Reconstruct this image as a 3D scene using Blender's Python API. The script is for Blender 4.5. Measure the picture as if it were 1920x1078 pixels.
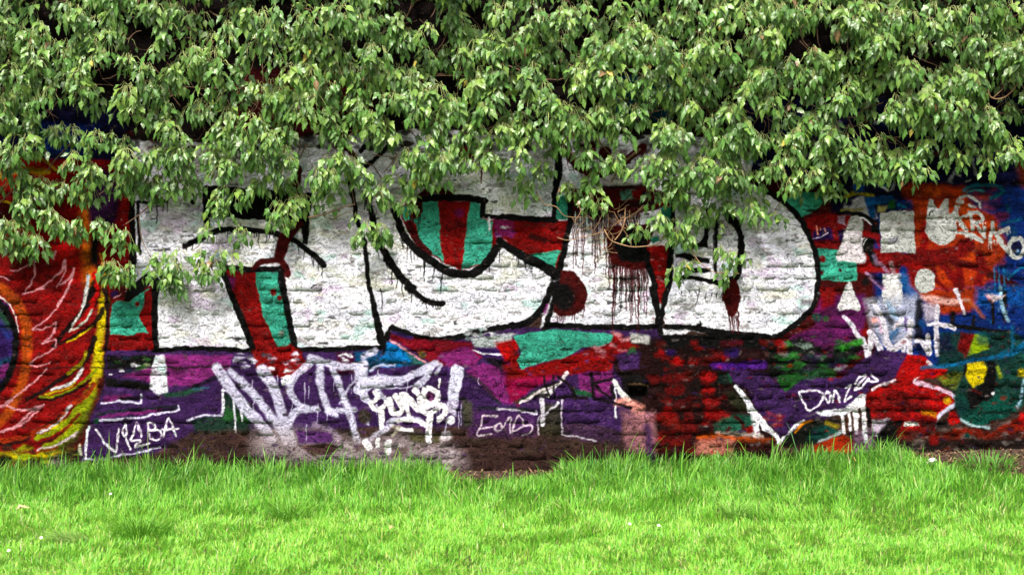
import bpy, math, random
import numpy as np
from mathutils import Matrix, Vector

for o in list(bpy.data.objects):
    bpy.data.objects.remove(o, do_unlink=True)

# ------------------------------------------------------------------ camera, sky, sun, exposure
D = 9.0            # camera to wall, metres
PPM = 300.0        # photograph pixels per metre on the wall plane
CAM_Z = 1.6
HOR = 405.0        # photograph row of the eye level
scene = bpy.context.scene
C = scene.collection
cam_d = bpy.data.cameras.new('camera')
cam = bpy.data.objects.new('camera', cam_d)
C.objects.link(cam)
cam.location = (0, -D, CAM_Z)
cam.rotation_euler = (math.radians(90), 0, 0)
cam_d.sensor_width = 36.0
cam_d.lens = 36.0 * PPM * D / 1920.0
cam_d.shift_y = -(539.0 - HOR) / 1920.0
cam_d.clip_start = 0.1
cam_d.clip_end = 2000
cam_d.dof.use_dof = True
cam_d.dof.focus_distance = D - 0.15
cam_d.dof.aperture_fstop = 2.8
scene.camera = cam

SUN_EL, SUN_AZ = 50.0, -14.0     # azimuth: degrees to the left of straight behind the camera
world = bpy.data.worlds.new('World')
scene.world = world
world.use_nodes = True
wn = world.node_tree
wn.nodes.clear()
wo = wn.nodes.new('ShaderNodeOutputWorld')
wb = wn.nodes.new('ShaderNodeBackground')
sky = wn.nodes.new('ShaderNodeTexSky')
sky.sky_type = 'NISHITA'
sky.sun_disc = False
sky.sun_elevation = math.radians(SUN_EL)
sky.sun_rotation = math.radians(180 - SUN_AZ)
sky.air_density = 1.0
sky.dust_density = 6.0
sky.ozone_density = 0.6
wb.inputs[1].default_value = 0.06
wn.links.new(sky.outputs[0], wb.inputs[0])
wn.links.new(wb.outputs[0], wo.inputs[0])

sun_d = bpy.data.lights.new('sun', 'SUN')
sun_d.energy = 1.5
sun_d.angle = math.radians(11)
sun_d.color = (1.0, 0.965, 0.92)
sun = bpy.data.objects.new('sun', sun_d)
C.objects.link(sun)
_az = math.radians(SUN_AZ)
_el = math.radians(SUN_EL)
sdir = Vector((math.sin(_az) * math.cos(_el), -math.cos(_az) * math.cos(_el), math.sin(_el)))  # towards the sun
sun.rotation_euler = sdir.to_track_quat('Z', 'Y').to_euler()
sun.location = (-2, -6, 8)

vs = scene.view_settings
vs.view_transform = 'Standard'
vs.look = 'None'
vs.gamma = 1.0
vs.use_curve_mapping = False
vs.exposure = 1.85

# ------------------------------------------------------------------ helpers
rng = np.random.default_rng(7)
random.seed(7)
ZB = 885.0         # photograph row of z = 0 on the wall plane
def wx(px): return (px - 960.0) / PPM
def wz(py): return (ZB - py) / PPM
def at(px, py, d):
    """point d metres in front of the wall that the photograph shows at px, py"""
    k = (D - d) / D
    return Vector(((px - 960) / PPM * k, -d, CAM_Z - (py - HOR) / PPM * k))

def tag(o, label=None, cat=None, group=None, kind=None):
    if label: o['label'] = label
    if cat: o['category'] = cat
    if group: o['group'] = group
    if kind: o['kind'] = kind
    return o
def link(name, me, parent=None):
    o = bpy.data.objects.new(name, me)
    C.objects.link(o)
    if parent: o.parent = parent
    return o
def empty(name, loc):
    o = bpy.data.objects.new(name, None)
    C.objects.link(o)
    o.location = loc
    o.empty_display_size = 0.1
    return o
def mesh_np(name, verts, tris, mat, colors=None, uvs=None, smooth=False):
    """mesh from numpy arrays: triangles, per-vertex colour and uv"""
    verts = np.asarray(verts, np.float32).reshape(-1, 3)
    tris = np.asarray(tris, np.int32).reshape(-1, 3)
    me = bpy.data.meshes.new(name)
    me.vertices.add(len(verts))
    me.vertices.foreach_set('co', verts.ravel())
    me.loops.add(tris.size)
    me.loops.foreach_set('vertex_index', tris.ravel())
    me.polygons.add(len(tris))
    me.polygons.foreach_set('loop_start', np.arange(0, tris.size, 3, dtype=np.int32))
    if smooth:
        me.polygons.foreach_set('use_smooth', np.ones(len(tris), bool))
    if colors is not None:
        ca = me.color_attributes.new('tint', 'FLOAT_COLOR', 'POINT')
        c4 = np.ones((len(verts), 4), np.float32)
        c4[:, :3] = colors
        ca.data.foreach_set('color', c4.ravel())
    if uvs is not None:
        ul = me.uv_layers.new(name='UVMap')
        ul.data.foreach_set('uv', np.asarray(uvs, np.float32)[tris.ravel()].ravel())
    me.materials.append(mat)
    me.update(calc_edges=True)
    me.validate()
    return me
def grid_tris(nx, nz):
    i = np.arange((nx - 1) * (nz - 1))
    a = (i // (nx - 1)) * nx + i % (nx - 1)
    return np.stack([a, a + 1, a + nx + 1, a, a + nx + 1, a + nx], 1).reshape(-1, 3)
def vnoise(shape, cell, seed, octaves=4, rough=0.5, sx=1.0):
    """smooth value noise, 0..1"""
    g = np.random.default_rng(seed)
    h, w = shape
    out = np.zeros(shape, np.float32)
    amp = tot = 0.0
    a = 1.0
    for k in range(octaves):
        c = max(cell / 2 ** k, 1.0)
        gy, gx = int(h / c) + 3, int(w / (c * sx)) + 3
        n = g.random((gy, gx)).astype(np.float32)
        y = np.arange(h, dtype=np.float32) / c
        x = np.arange(w, dtype=np.float32) / (c * sx)
        yi, xi = y.astype(int), x.astype(int)
        fy, fx = y - yi, x - xi
        fy = (fy * fy * (3 - 2 * fy))[:, None]
        fx = (fx * fx * (3 - 2 * fx))[None]
        r0, r1 = n[yi], n[yi + 1]
        top = r0[:, xi] * (1 - fx) + r0[:, xi + 1] * fx
        bot = r1[:, xi] * (1 - fx) + r1[:, xi + 1] * fx
        out += a * (top * (1 - fy) + bot * fy)
        tot += a
        a *= rough
    return out / tot
def tube(pts, r0, r1, sides=5):
    """tapered tube through points -> verts, tris"""
    P = [Vector(p) for p in pts]
    n = len(P)
    V, T = [], []
    for i, p in enumerate(P):
        t = (P[min(i + 1, n - 1)] - P[max(i - 1, 0)]).normalized()
        a = t.cross(Vector((0.3, 1, 0.2))).normalized()
        b = t.cross(a)
        r = r0 + (r1 - r0) * i / (n - 1)
        for k in range(sides):
            q = 2 * math.pi * k / sides
            V.append(p + a * (r * math.cos(q)) + b * (r * math.sin(q)))
    for i in range(n - 1):
        for k in range(sides):
            a0, a1 = i * sides + k, i * sides + (k + 1) % sides
            T += [(a0, a1, a1 + sides), (a0, a1 + sides, a0 + sides)]
    return np.array([tuple(v) for v in V], np.float32), np.array(T, np.int32)
def catmull(pts, n=8):
    p = np.asarray(pts, np.float64)
    if len(p) < 3: return p
    q = np.vstack([2 * p[0] - p[1], p, 2 * p[-1] - p[-2]])
    t = np.linspace(0, 1, n, endpoint=False)[:, None]
    out = []
    for i in range(1, len(q) - 2):
        a, b, c, d = q[i - 1], q[i], q[i + 1], q[i + 2]
        out.append(0.5 * (2 * b + (c - a) * t + (2 * a - 5 * b + 4 * c - d) * t ** 2 + (3 * b - a - 3 * c + d) * t ** 3))
    return np.vstack(out + [p[-1:]])

def new_mat(name):
    m = bpy.data.materials.new(name)
    m.use_nodes = True
    nt = m.node_tree
    nt.nodes.clear()
    out = nt.nodes.new('ShaderNodeOutputMaterial')
    return m, nt, out
def N(nt, typ, **kw):
    n = nt.nodes.new(typ)
    for k, v in kw.items():
        if k.startswith('i_'):
            n.inputs[k[2:].replace('_', ' ')].default_value = v
        else:
            setattr(n, k, v)
    return n
# ------------------------------------------------------------------ the paint on the wall (flat print), drawn shape by shape
X0, Y0, X1, Y1 = -300, -150, 2220, 1000
CW, CH = X1 - X0, Y1 - Y0
canvas = np.zeros((CH, CW, 3), np.float32)
GX, GY = np.meshgrid(np.arange(X0, X1, dtype=np.float32), np.arange(Y0, Y1, dtype=np.float32))
WPX = GX + (vnoise((CH, CW), 9, 1, 3) - .5) * 5 + (vnoise((CH, CW), 40, 5, 2) - .5) * 6
WPY = GY + (vnoise((CH, CW), 9, 2, 3) - .5) * 5 + (vnoise((CH, CW), 40, 6, 2) - .5) * 6
FN = vnoise((CH, CW), 7, 3, 4, .7, 1.6)        # fine paint breakup
FN = (FN - FN.min()) / (FN.max() - FN.min())
MN = vnoise((CH, CW), 60, 4, 5, .6, 1.5)
REG = {'': (0, 0, 1)}
for _r, _y in (('a', 0), ('b', 270), ('c', 540), ('d', 808)):
    for _k in range(4):
        REG[_r + str(_k)] = (480 * _k, _y, 480 / 1916)
for _n, _x, _y, _w in (('T', 140, 720, 320), ('N', 400, 650, 320), ('U', 640, 680, 320), ('E', 880, 690, 320), ('H', 1180, 620, 320),
                       ('G', 1250, 720, 320), ('W', 1560, 520, 320), ('B', 1600, 680, 320), ('L1', 0, 280, 320), ('L2', 0, 440, 240),
                       ('L3', 0, 750, 240), ('I', 1040, 340, 400), ('R1', 1500, 340, 240), ('M', 1720, 340, 200), ('R2', 1500, 440, 240),
                       ('R3', 1680, 440, 240)):
    REG[_n] = (_x, _y, _w / 1917)
def P(reg, s):
    x, y, k = REG[reg]
    a = np.array([float(v) for v in s.split()]).reshape(-1, 2)
    return a * k + (x, y)
COL = dict(w=(228, 229, 240), k=(4, 4, 5), r=(148, 11, 13), dr=(84, 6, 9), t=(74, 172, 148), p=(74, 44, 102), m=(142, 54, 126),
           pw=(214, 210, 236), g=(40, 118, 45), dg=(26, 48, 36), o=(182, 64, 12), y=(208, 188, 40), b=(12, 54, 134), nb=(9, 12, 62),
           cy=(44, 128, 172), br=(78, 56, 50), pk=(214, 150, 160), gy=(196, 198, 196), ro=(176, 40, 14), dp=(44, 18, 84), pp=(104, 38, 98),
           ol=(104, 104, 40), gt=(18, 92, 78), lb=(120, 160, 200), vi=(104, 60, 150), sal=(216, 140, 124), rr=(190, 20, 14), yg=(150, 170, 40), db=(16, 12, 12))
def col(c):
    c = np.array(COL[c] if isinstance(c, str) else c, np.float32) / 255.0
    return np.where(c <= 0.04045, c / 12.92, ((c + 0.055) / 1.055) ** 2.4)
def _box(p, pad):
    x0 = int(max(p[:, 0].min() - pad - X0, 0)); x1 = int(min(p[:, 0].max() + pad - X0 + 1, CW))
    y0 = int(max(p[:, 1].min() - pad - Y0, 0)); y1 = int(min(p[:, 1].max() + pad - Y0 + 1, CH))
    return slice(y0, y1), slice(x0, x1)
def _put(sl, m, c, a, tex):
    if tex > 0:
        f = FN[sl]
        m = m * np.clip((f - tex * .75) / .14 + .5, 0, 1)
    m = (m * a)[..., None]
    canvas[sl] = canvas[sl] * (1 - m) + col(c) * m
def segdist(x, y, a, b):
    ab = b - a
    L = float(ab @ ab) + 1e-9
    t = np.clip(((x - a[0]) * ab[0] + (y - a[1]) * ab[1]) / L, 0, 1)
    return np.hypot(x - a[0] - t * ab[0], y - a[1] - t * ab[1]), t
def st(reg, s, w, c, soft=1.6, a=1.0, tex=0.0, curve=True):
    """sprayed line: w one width or start,end in photograph pixels"""
    p = P(reg, s) if isinstance(s, str) else np.asarray(s, float)
    if curve and len(p) > 2: p = catmull(p, 5)
    if len(p) == 1: p = np.vstack([p, p + .01])
    w0, w1 = w if isinstance(w, tuple) else (w, w)
    sl = _box(p, max(w0, w1) / 2 + soft + 8)
    x, y = WPX[sl], WPY[sl]
    if x.size == 0: return
    m = np.zeros(x.shape, np.float32)
    n = len(p) - 1
    for i in range(n):
        wa, wb_ = w0 + (w1 - w0) * i / n, w0 + (w1 - w0) * (i + 1) / n
        pp = p[i:i + 2]
        q = _box(pp, max(wa, wb_) / 2 + soft + 8)
        q = (slice(max(q[0].start, sl[0].start) - sl[0].start, max(q[0].stop - sl[0].start, 0)), slice(max(q[1].start, sl[1].start) - sl[1].start, max(q[1].stop - sl[1].start, 0)))
        xs, ys = x[q], y[q]
        if xs.size == 0: continue
        d, t = segdist(xs, ys, pp[0], pp[1])
        cov = np.clip((wa + (wb_ - wa) * t) / 2 / soft - d / soft + .5, 0, 1)
        m[q] = np.maximum(m[q], cov)
    _put(sl, m, c, a, tex)
def pg(reg, s, c, soft=1.6, a=1.0, tex=0.0, curve=False):
    p = P(reg, s) if isinstance(s, str) else np.asarray(s, float)
    if curve: p = catmull(np.vstack([p, p[:1]]), 6)[:-1]
    sl = _box(p, soft + 8)
    x, y = WPX[sl], WPY[sl]
    if x.size == 0: return
    ins = np.zeros(x.shape, bool)
    dm = np.full(x.shape, 1e9, np.float32)
    for i in range(len(p)):
        u, v = p[i], p[(i + 1) % len(p)]
        d, _ = segdist(x, y, u, v)
        dm = np.minimum(dm, d)
        if u[1] != v[1]:
            ins ^= ((u[1] > y) != (v[1] > y)) & (x < (v[0] - u[0]) * (y - u[1]) / (v[1] - u[1]) + u[0])
    sd = np.where(ins, dm, -dm)
    _put(sl, np.clip(sd / soft + .5, 0, 1), c, a, tex)
def bl(x, y, r, c, soft=2.0, a=1.0, tex=0.0): st('', [[x, y]], 2 * r, c, soft, a, tex)
def dr(x0, x1, y0, y1, lmin, lmax, n, c, w=1.8, a=.95):
    """runs of wet paint"""
    for i in range(n):
        f = (i + random.uniform(.1, .9)) / n
        x, y = x0 + (x1 - x0) * f, y0 + (y1 - y0) * f
        L = random.uniform(lmin, lmax) * random.choice((.4, .7, 1, 1))
        st('', [[x, y], [x + random.uniform(-1, 1), y + L * .5], [x + random.uniform(-1.5, 1.5), y + L]], (w * 1.3, w * .7), c, 1.0, a)
def drp(reg, s, w, lmin, lmax, n, c='k', dw=1.9):
    """runs hanging from a sprayed line"""
    p = catmull(P(reg, s), 12)
    for i in range(n):
        x, y = p[min(int((i + random.random()) / n * len(p)), len(p) - 1)]
        y += w / 2 - 2
        L = random.uniform(lmin, lmax) * random.choice((.5, .8, 1))
        st('', [[x, y], [x + random.uniform(-1.5, 1.5), y + L * .5], [x + random.uniform(-3, 3), y + L]], (dw * 1.3, dw * .6), c, 1.0, .95)
def flecks(x0, x1, y0, y1, n, cols, smin, smax, soft=3, a=.8, tex=.3, asp=2.2):
    for i in range(n):
        x, y, s = random.uniform(x0, x1), random.uniform(y0, y1), random.uniform(smin, smax)
        k = random.randint(6, 9)
        q = [[x + math.cos(6.283 * j / k) * s * asp * .62 * random.uniform(.45, 1.25), y + math.sin(6.283 * j / k) * s * .62 * random.uniform(.45, 1.25)] for j in range(k)]
        pg('', q, random.choice(cols), soft, a * random.uniform(.5, 1), tex)

canvas[:] = col('br')
# ---- everything behind the ivy
pg('', '-300 -150 2220 -150 2220 300 -300 300', (30, 18, 17), 4)  # near-black fill: the shade behind the leaves painted into the wall colour
pg('', '-300 200 240 200 240 330 -300 330', 'nb', 30)
pg('', '60 225 190 235 150 300 30 305', 'b', 10, 1, .2)
pg('', '190 270 260 290 250 420 170 420', 'nb', 10)
pg('', '440 130 700 130 700 300 440 300', 'dr', 10)
pg('', '1130 140 1260 150 1260 240 1130 230', (20, 88, 112), 8)
pg('', '1400 180 2220 180 2220 420 1400 420', 'nb', 14)
flecks(1400, 1920, 210, 330, 60, ['b', 'lb', 'nb', 'pw', 'k'], 6, 16, 4, .6, .3, 1.3)
# ---- left wing
pg('', '-300 290 240 300 250 420 205 560 203 700 188 780 150 840 60 870 -300 880', 'r', 4)
pg('', '-300 320 30 296 80 300 110 330 60 350 -300 400', 'ro', 8)
st('', '-80 345 0 330 40 318 90 322', 9, 'y', 6, .7, .2)
st('', '-60 300 20 292 80 300 105 318', 6, 'y', 4, .6)
st('', '-60 285 40 286 110 292', 10, 'k', 8, .8)
pg('b0', '-100 450 60 440 200 480 120 560 0 600 -100 600', 'dr', 6)
st('b0', '0 430 100 450 210 500 300 520', 4, 'y', 3, .7)
st('', '-120 470 0 476 40 474 60 455', 6, 'k', 4, .9)
st('', '-120 465 0 470 30 468 55 450', 4, 'y', 2)
pg('', '90 380 172 400 180 560 120 520 80 460', 'ro', 30, .85)
st('', '160 400 162 460 168 520 172 545', 22, (196, 110, 18), 16, .8, .1)
flecks(-100, 170, 420, 700, 60, ['dr', 'ro', 'rr'], 8, 20, 8, .45, .2, 3)
pg('L2', '1340 0 1480 0 1500 560 1420 480 1330 430', 'k', 12)
st('L2', '1400 600 1440 720 1420 900 1370 1080', (10, 14), 'rr', 3)
st('L2', '1490 480 1530 640 1590 900 1620 1080', 7, 'k', 2)
st('L2', '1500 280 1550 480 1580 600', 4, (196, 130, 40), 2, .9)
st('L2', '1560 620 1530 760 1540 900 1600 1000', 10, (170, 150, 30), 4, .8)
st('L2', '1320 600 1300 760 1270 940 1230 1080', (5, 6), (180, 190, 196), 1.6)
st('L2', '1390 700 1340 850 1290 1080', 7, 'k', 4, .9)
st('L2', '1500 700 1480 880 1420 1080', 5, 'k', 3, .9)
# outer yellow rim and its outline
st('c0', '770 100 770 240 740 420 720 560 700 640 690 760 640 880 560 980 400 1060', 15, 'y', 7, .95, .12)
st('', '168 740 150 790 110 835 60 862 0 858 -120 850', 22, 'yg', 9, .9, .2)
st('', '200 700 185 765 150 815 110 850 60 872', 26, (30, 34, 22), 16, .8, .15)
st('', '-100 860 10 850 50 858 110 850', 10, 'y', 6, .8, .2)
st('c0', '770 0 800 150 805 320 790 480 785 620', 7, (40, 12, 16), 2.5)
st('c0', '740 470 745 560 735 640', 12, (222, 210, 50), 8, .9)
# feathers: dark, pale and yellow strands
for s_, w_, c_ in (('690 0 650 120 560 250 470 340 390 430', (12, 7), 'k'), ('770 160 720 260 600 340 440 410', (9, 5), 'k'),
                   ('735 0 700 120 640 230 560 310', 8, 'rr'), ('660 0 620 140 570 250 520 330', (5, 4), (206, 204, 200)),
                   ('690 170 660 230 590 300 520 330', (5, 3), (190, 200, 190)), ('700 290 620 350 500 400', 3, 'y'),
                   ('710 380 660 500 560 600 430 700 300 790 200 840', (11, 6), 'k'), ('640 480 600 560 500 640', 6, (160, 150, 40)),
                   ('605 600 560 680 480 730 390 765', (7, 5), (210, 212, 214)), ('660 620 580 700 450 780', 6, 'rr'),
                   ('720 610 600 710 450 800 300 820', (5, 4), 'yg'), ('680 680 560 760 400 830 280 830', 4, 'k'),
                   ('560 700 480 760 340 800', 3, 'y'), ('700 720 640 800 560 860', 10, 'o')):
    st('c0', s_, w_, c_, 2.2, .95)
for s_, w_, c_ in (('1060 90 980 200 860 320 700 430 560 500', (6, 5), (208, 206, 212)), ('960 200 780 330 600 430 420 540 200 600 0 610', (7, 12), 'o'),
                   ('1180 90 1060 270 900 400 740 500 560 570', 10, 'yg'), ('1200 210 1080 320 960 440 800 540 560 630 420 640', (7, 3), 'r'),
                   ('1120 480 1040 560 900 640 760 700 580 730', (7, 4), (206, 186, 194)), ('1130 430 960 560 820 620 660 690', 7, 'yg'),
                   ('860 710 700 760 500 790 330 800', 4, 'r'), ('900 230 780 310 560 440', 3, 'k'),
                   ('460 560 330 620 120 650 0 650', 5, 'k'), ('960 470 820 560 600 660', 2.5, 'db')):
    st('L3', s_, w_, c_, 2.5, .9, .1)
flecks(0, 160, 838, 892, 60, ['yg', 'dg', 'ol', 'db', (70, 60, 40)], 5, 12, 4, .8, .25)
bl(20, 880, 16, 'r', 8, .8, .3); bl(108, 872, 16, (150, 140, 136), 10, .8, .35); bl(5, 862, 14, 'db', 10, .9)
# eye
pg('c0', '-700 -60 -100 0 60 120 130 330 110 480 40 680 -40 800 -700 900', (66, 40, 116), 3)
st('c0', '-60 150 20 200 70 270', 14, (46, 100, 60), 10, .9); st('c0', '-60 240 20 300 60 360', 12, (44, 60, 140), 8, .9)
st('c0', '-60 540 10 560 60 540', 14, (40, 90, 130), 8, .9); st('c0', '-60 660 0 640 40 600', 18, 'm', 6, .95); bl(4, 658, 10, (52, 24, 92), 8)
st('c0', '0 -10 120 100 190 260 200 460 180 650 130 800 20 970 -80 1060', (20, 18), (190, 88, 20), 7, .85, .1)
st('c0', '-120 40 20 130 100 280 118 420 90 590 40 700 -60 830', 12.5, 'k', 2.5)
st('c0', '-80 20 40 90 110 190 135 330', (3.5, 2), (220, 200, 205), 1.3)
# pale feather lines
for r_, s_, w_ in (('c0', '150 45 250 20 330 0', (1, 3)), ('c0', '505 0 440 140 330 250 240 310 350 300 430 255 400 330 320 410', 3.2),
                   ('c0', '320 410 410 380 390 450 300 510 220 560 300 580 380 550', 3.2), ('c0', '345 600 250 710 150 790 40 860 120 900 220 905 320 875', 3.6),
                   ('c0', '320 875 240 960 130 1040 20 1078', 4), ('L2', '550 350 440 450 240 530 140 520', (5, 2)), ('L2', '540 400 510 580 440 730 360 850', 3),
                   ('L2', '980 370 900 560 700 740 480 840 310 885', (5, 3)), ('L2', '985 390 960 560 900 720 840 800', (3.5, 2)), ('L2', '1110 470 1080 580 1010 680 910 750', 3),
                   ('L2', '1110 480 1060 700 980 880 860 1070', 5), ('L2', '675 100 700 250 705 430', (4, 1)), ('L2', '830 250 800 380', 3), ('L2', '0 620 130 655', 3),
                   ('L3', '0 80 80 60 180 0', 4), ('L3', '0 480 200 410 330 310 500 160 640 70', 4.2), ('L3', '640 70 500 130 340 150 140 90', 3.5)):
    st(r_, s_, w_, 'pk', 1.5, .92, .06)
# ---- strip between the wing and the first letter
pg('', '196 300 262 300 262 560 205 560', 'r', 4)
pg('L1', '1000 600 1460 500 1460 1080 1380 1078 1060 900', 'r', 6)
pg('L2', '1640 700 1900 500 1900 1000 1640 1000', 'dr', 4); bl(214, 552, 7, 'dp', 6); st('L2', '1700 950 1800 900', 3, 'pk')
flecks(228, 247, 400, 560, 30, ['pk', 'w'], 1, 2.5, 1.5, .6, .3)
pg('', '150 300 235 330 215 430 170 420', 'nb', 12, .9)
# ---- left lower field: purple with black, magenta, green
pg('', '198 655 1240 600 1240 780 1000 800 700 800 360 812 290 850 150 865 165 800 195 720', 'p', 4)
pg('c0', '800 500 1180 500 1160 590 800 600', 'db', 6)
flecks(202, 285, 668, 702, 26, [(60, 110, 50), (150, 160, 120), (36, 60, 90), 'w', 'dg'], 3, 8, 2, .9, .2)
pg('c0', '1180 500 1740 500 1720 600 1600 660 1420 730 1200 720 900 655 1160 590', 'm', 5)
st('c0', '1150 590 1330 600 1480 590 1700 590', 5, 'db', 5, .8, .2)
pg('c0', '780 660 960 690 1120 710 1120 770 790 740', 'db', 5)
st('c0', '1230 790 1320 790 1420 770 1500 750', 9, (34, 96, 60), 6, .9); st('c0', '1420 740 1540 700 1620 670', 6, 'db', 5, .8)
pg('c0', '1170 500 1220 500 1250 620 1250 760 1180 800 1120 740 1130 600', 'w', 4, .95, .22)
st('c0', '1440 760 1550 740', 4, (70, 110, 150), 3, .8)
flecks(440, 480, 660, 690, 10, ['w', 'k', 'pw'], 3, 8, 3, .9, .2)
pg('c0', '770 810 1000 800 900 840 770 850', 'm', 4); st('c0', '900 830 1040 820', 6, 'db', 4)
pg('T', '280 370 540 320 960 270 980 300 560 350 290 390', 'm', 4); st('T', '280 340 600 290 1140 250', 3.5, 'dg', 3, .9); bl(181, 789, 6, (20, 84, 54), 4)
for s_, w_ in (('300 210 500 195 740 205', 4), ('745 205 755 120', 4.5), ('280 410 620 385 900 335 1170 290', 4.5), ('1170 290 1165 235', 3.5),
               ('1265 400 1400 365 1650 340', 4), ('1650 345 1660 50', 4.5), ('1660 50 1760 110', 3.5), ('1780 190 1795 400 1800 575', 4.2), ('1870 250 1880 410', 4)):
    st('T', s_, w_, 'pw', 1.4, .96, .05)
pg('T', '1300 400 1650 350 1670 100 1740 110 1960 200 1960 600 1750 640 1350 540', (28, 66, 44), 6, .9, .1)
pg('T', '1680 250 1960 380 1960 430 1680 400', (52, 118, 50), 10, .8, .1)
for s_, w_ in (('1650 345 1660 50', 4.5), ('1780 190 1795 400 1800 575', 4.2), ('1870 250 1880 410', 4)):
    st('T', s_, w_, 'w', 1.4, .96)
# muddy foot of the wall
pg('', '290 850 360 812 480 806 600 830 800 800 1030 800 1230 815 1260 860 1260 960 150 960 200 865', (78, 54, 50), 12)
flecks(300, 1220, 815, 900, 160, [(92, 62, 54), (64, 46, 44), (100, 74, 66), (70, 66, 48), (58, 40, 42)], 6, 18, 7, .5, .25, 2.6)
st('', '160 858 162 820 166 800', 4, 'w', 1.4); st('', '158 860 200 859 250 848 300 838', 3.5, 'pw', 1.6, .9)
pg('', '166 805 340 770 352 800 330 822 250 846 164 856', 'p', 3, .9)
st('', '148 836 150 852', 6, (210, 214, 190), 3, .8); st('', '160 858 162 820 166 800', 4, 'w', 1.4)
# tag
for s_ in ('235 520 330 650 430 760 465 740 490 490', '565 450 540 520 565 580 590 520 565 450', '575 590 610 720', '750 585 700 430 670 540 630 630 740 625 670 700 830 665',
           '818 430 830 520 850 615', '818 430 880 440 905 505 840 525 955 520 985 575 930 625 850 615', '1005 590 1050 380 1130 580', '990 515 1150 490'):
    st('T', s_, 3.8, (232, 228, 240), 1.2)
# ---- the silver letters
FILL = '250 262 250 548 291 526 293 652 472 655 412 505 440 497 533 500 552 655 716 655 735 612 780 626 830 636 900 628 980 608 1025 585 1030 612 1240 614 1330 624 1440 632 1500 608 1530 560 1533 490 1505 415 1455 368 1410 335 1410 262 1200 250 1000 258 800 240 600 255 420 270'
pg('', '232 560 292 525 292 655 205 655 205 560', 'r', 2)
pg('c0', '830 120 860 100 960 105 1060 20 1120 -10 1070 140 1040 210 1090 300 1110 330 1000 345 820 340', 't', 1.6)
pg('c0', '1080 20 1150 0 1150 290 1080 260 1045 200 1070 120', 'r', 2); bl(255, 570, 4.5, 'r', 1.5)
pg('', FILL, 'w', 2)
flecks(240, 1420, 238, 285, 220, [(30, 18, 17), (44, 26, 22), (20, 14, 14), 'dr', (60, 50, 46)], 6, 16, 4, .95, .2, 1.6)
def stain(sl, c, lo, hi, a, nz):
    m = np.clip((nz[sl] - lo) / (hi - lo), 0, 1) * a
    wmask = np.clip((canvas[sl].min(-1) - .55) / .15, 0, 1) * m
    canvas[sl] = canvas[sl] * (1 - wmask[..., None]) + col(c) * wmask[..., None]
_all = (slice(0, CH), slice(0, CW))
MN2 = vnoise((CH, CW), 26, 14, 4, .65, 2.2)
stain((slice(0, 560 - Y0), slice(0, CW)), (184, 184, 134), .54, .70, .38, MN2)
stain((slice(0, 660 - Y0), slice(0, 760 - X0)), (190, 188, 140), .57, .72, .32, vnoise((CH, CW), 18, 15, 4, .65, 2.0))
stain(_all, (184, 186, 204), .54, .68, .42, vnoise((CH, CW), 34, 16, 4, .6, 1.5))
stain(_all, (150, 205, 196), .66, .74, .5, vnoise((CH, CW), 30, 17, 3, .6, 1.5))
stain(_all, (196, 170, 206), .66, .74, .5, vnoise((CH, CW), 30, 18, 3, .6, 1.5))
stain(_all, (120, 112, 104), .66, .72, .6, vnoise((CH, CW), 8, 19, 3, .6, 2.5))
stain(_all, (40, 38, 38), .735, .77, .8, vnoise((CH, CW), 8, 21, 3, .6, 3.0))
st('', '250 300 248 400 247 545', 11, 'k'); pg('c0', '920 105 945 30 985 -15 1100 -130 1180 -130 1100 -20 1040 40 960 100', 'k', 1.5)
st('', '291 522 290 600 292 655', 12, 'k'); st('', '288 656 380 652 476 657', 9, 'k', curve=False)
st('b0', '1040 820 1035 600 1035 440 1140 440 1240 430 1260 380', 6, 'k', curve=False); dr(278, 312, 380, 378, 12, 40, 6, 'k', 2)
st('b0', '1000 360 1160 350 1170 270', 10, 'k', curve=False); bl(360, 380, 4, 'k')
# counter of the first letter and arm
pg('b0', '1540 310 1916 330 1916 560 1700 555 1560 540', 'k', 2); pg('b1', '-10 330 390 360 430 370 410 500 390 760 350 740 345 640 260 610 100 580 -10 560', 'k', 2)
st('b0', '1535 330 1545 600', 12, 'k'); st('b0', '1370 760 1480 710 1620 650 1780 635 1916 645', 10, 'k'); st('b1', '-10 645 120 670 280 720 420 820 510 910', (10, 11), 'k')
drp('b0', '1370 760 1480 710 1620 650 1780 635 1916 645', 10, 5, 18, 16); drp('b1', '-10 645 120 670 280 720 420 820 510 910', 10, 8, 34, 16)
st('b1', '310 190 300 350 330 400', 20, 'dr', 3); st('b1', '300 600 220 700 170 840', (26, 20), 'dr', 2.5)
# gap between its legs
pg('', '414 502 532 500 552 655 472 655', 'r', 1.5); pg('b0', '1680 980 1760 1000 1750 1078 1690 1078', 'pp', 6, .8)
pg('', '477 503 526 503 551 640 522 652 492 590', 't', 1.6); bl(513, 547, 6, 'r'); bl(525, 557, 5, 'r'); bl(527, 625, 5, (150, 120, 120), 3, .6, .3)
st('', '412 498 440 570 474 657', 12, 'k'); st('', '415 502 470 503 527 504', 11, 'k'); st('', '525 503 535 560 553 655', 12, 'k')
st('b1', '-20 920 20 880 100 865 190 890 240 980', 11, 'dr', 2); st('', '548 656 640 654 722 652', 9, 'k')
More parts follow.
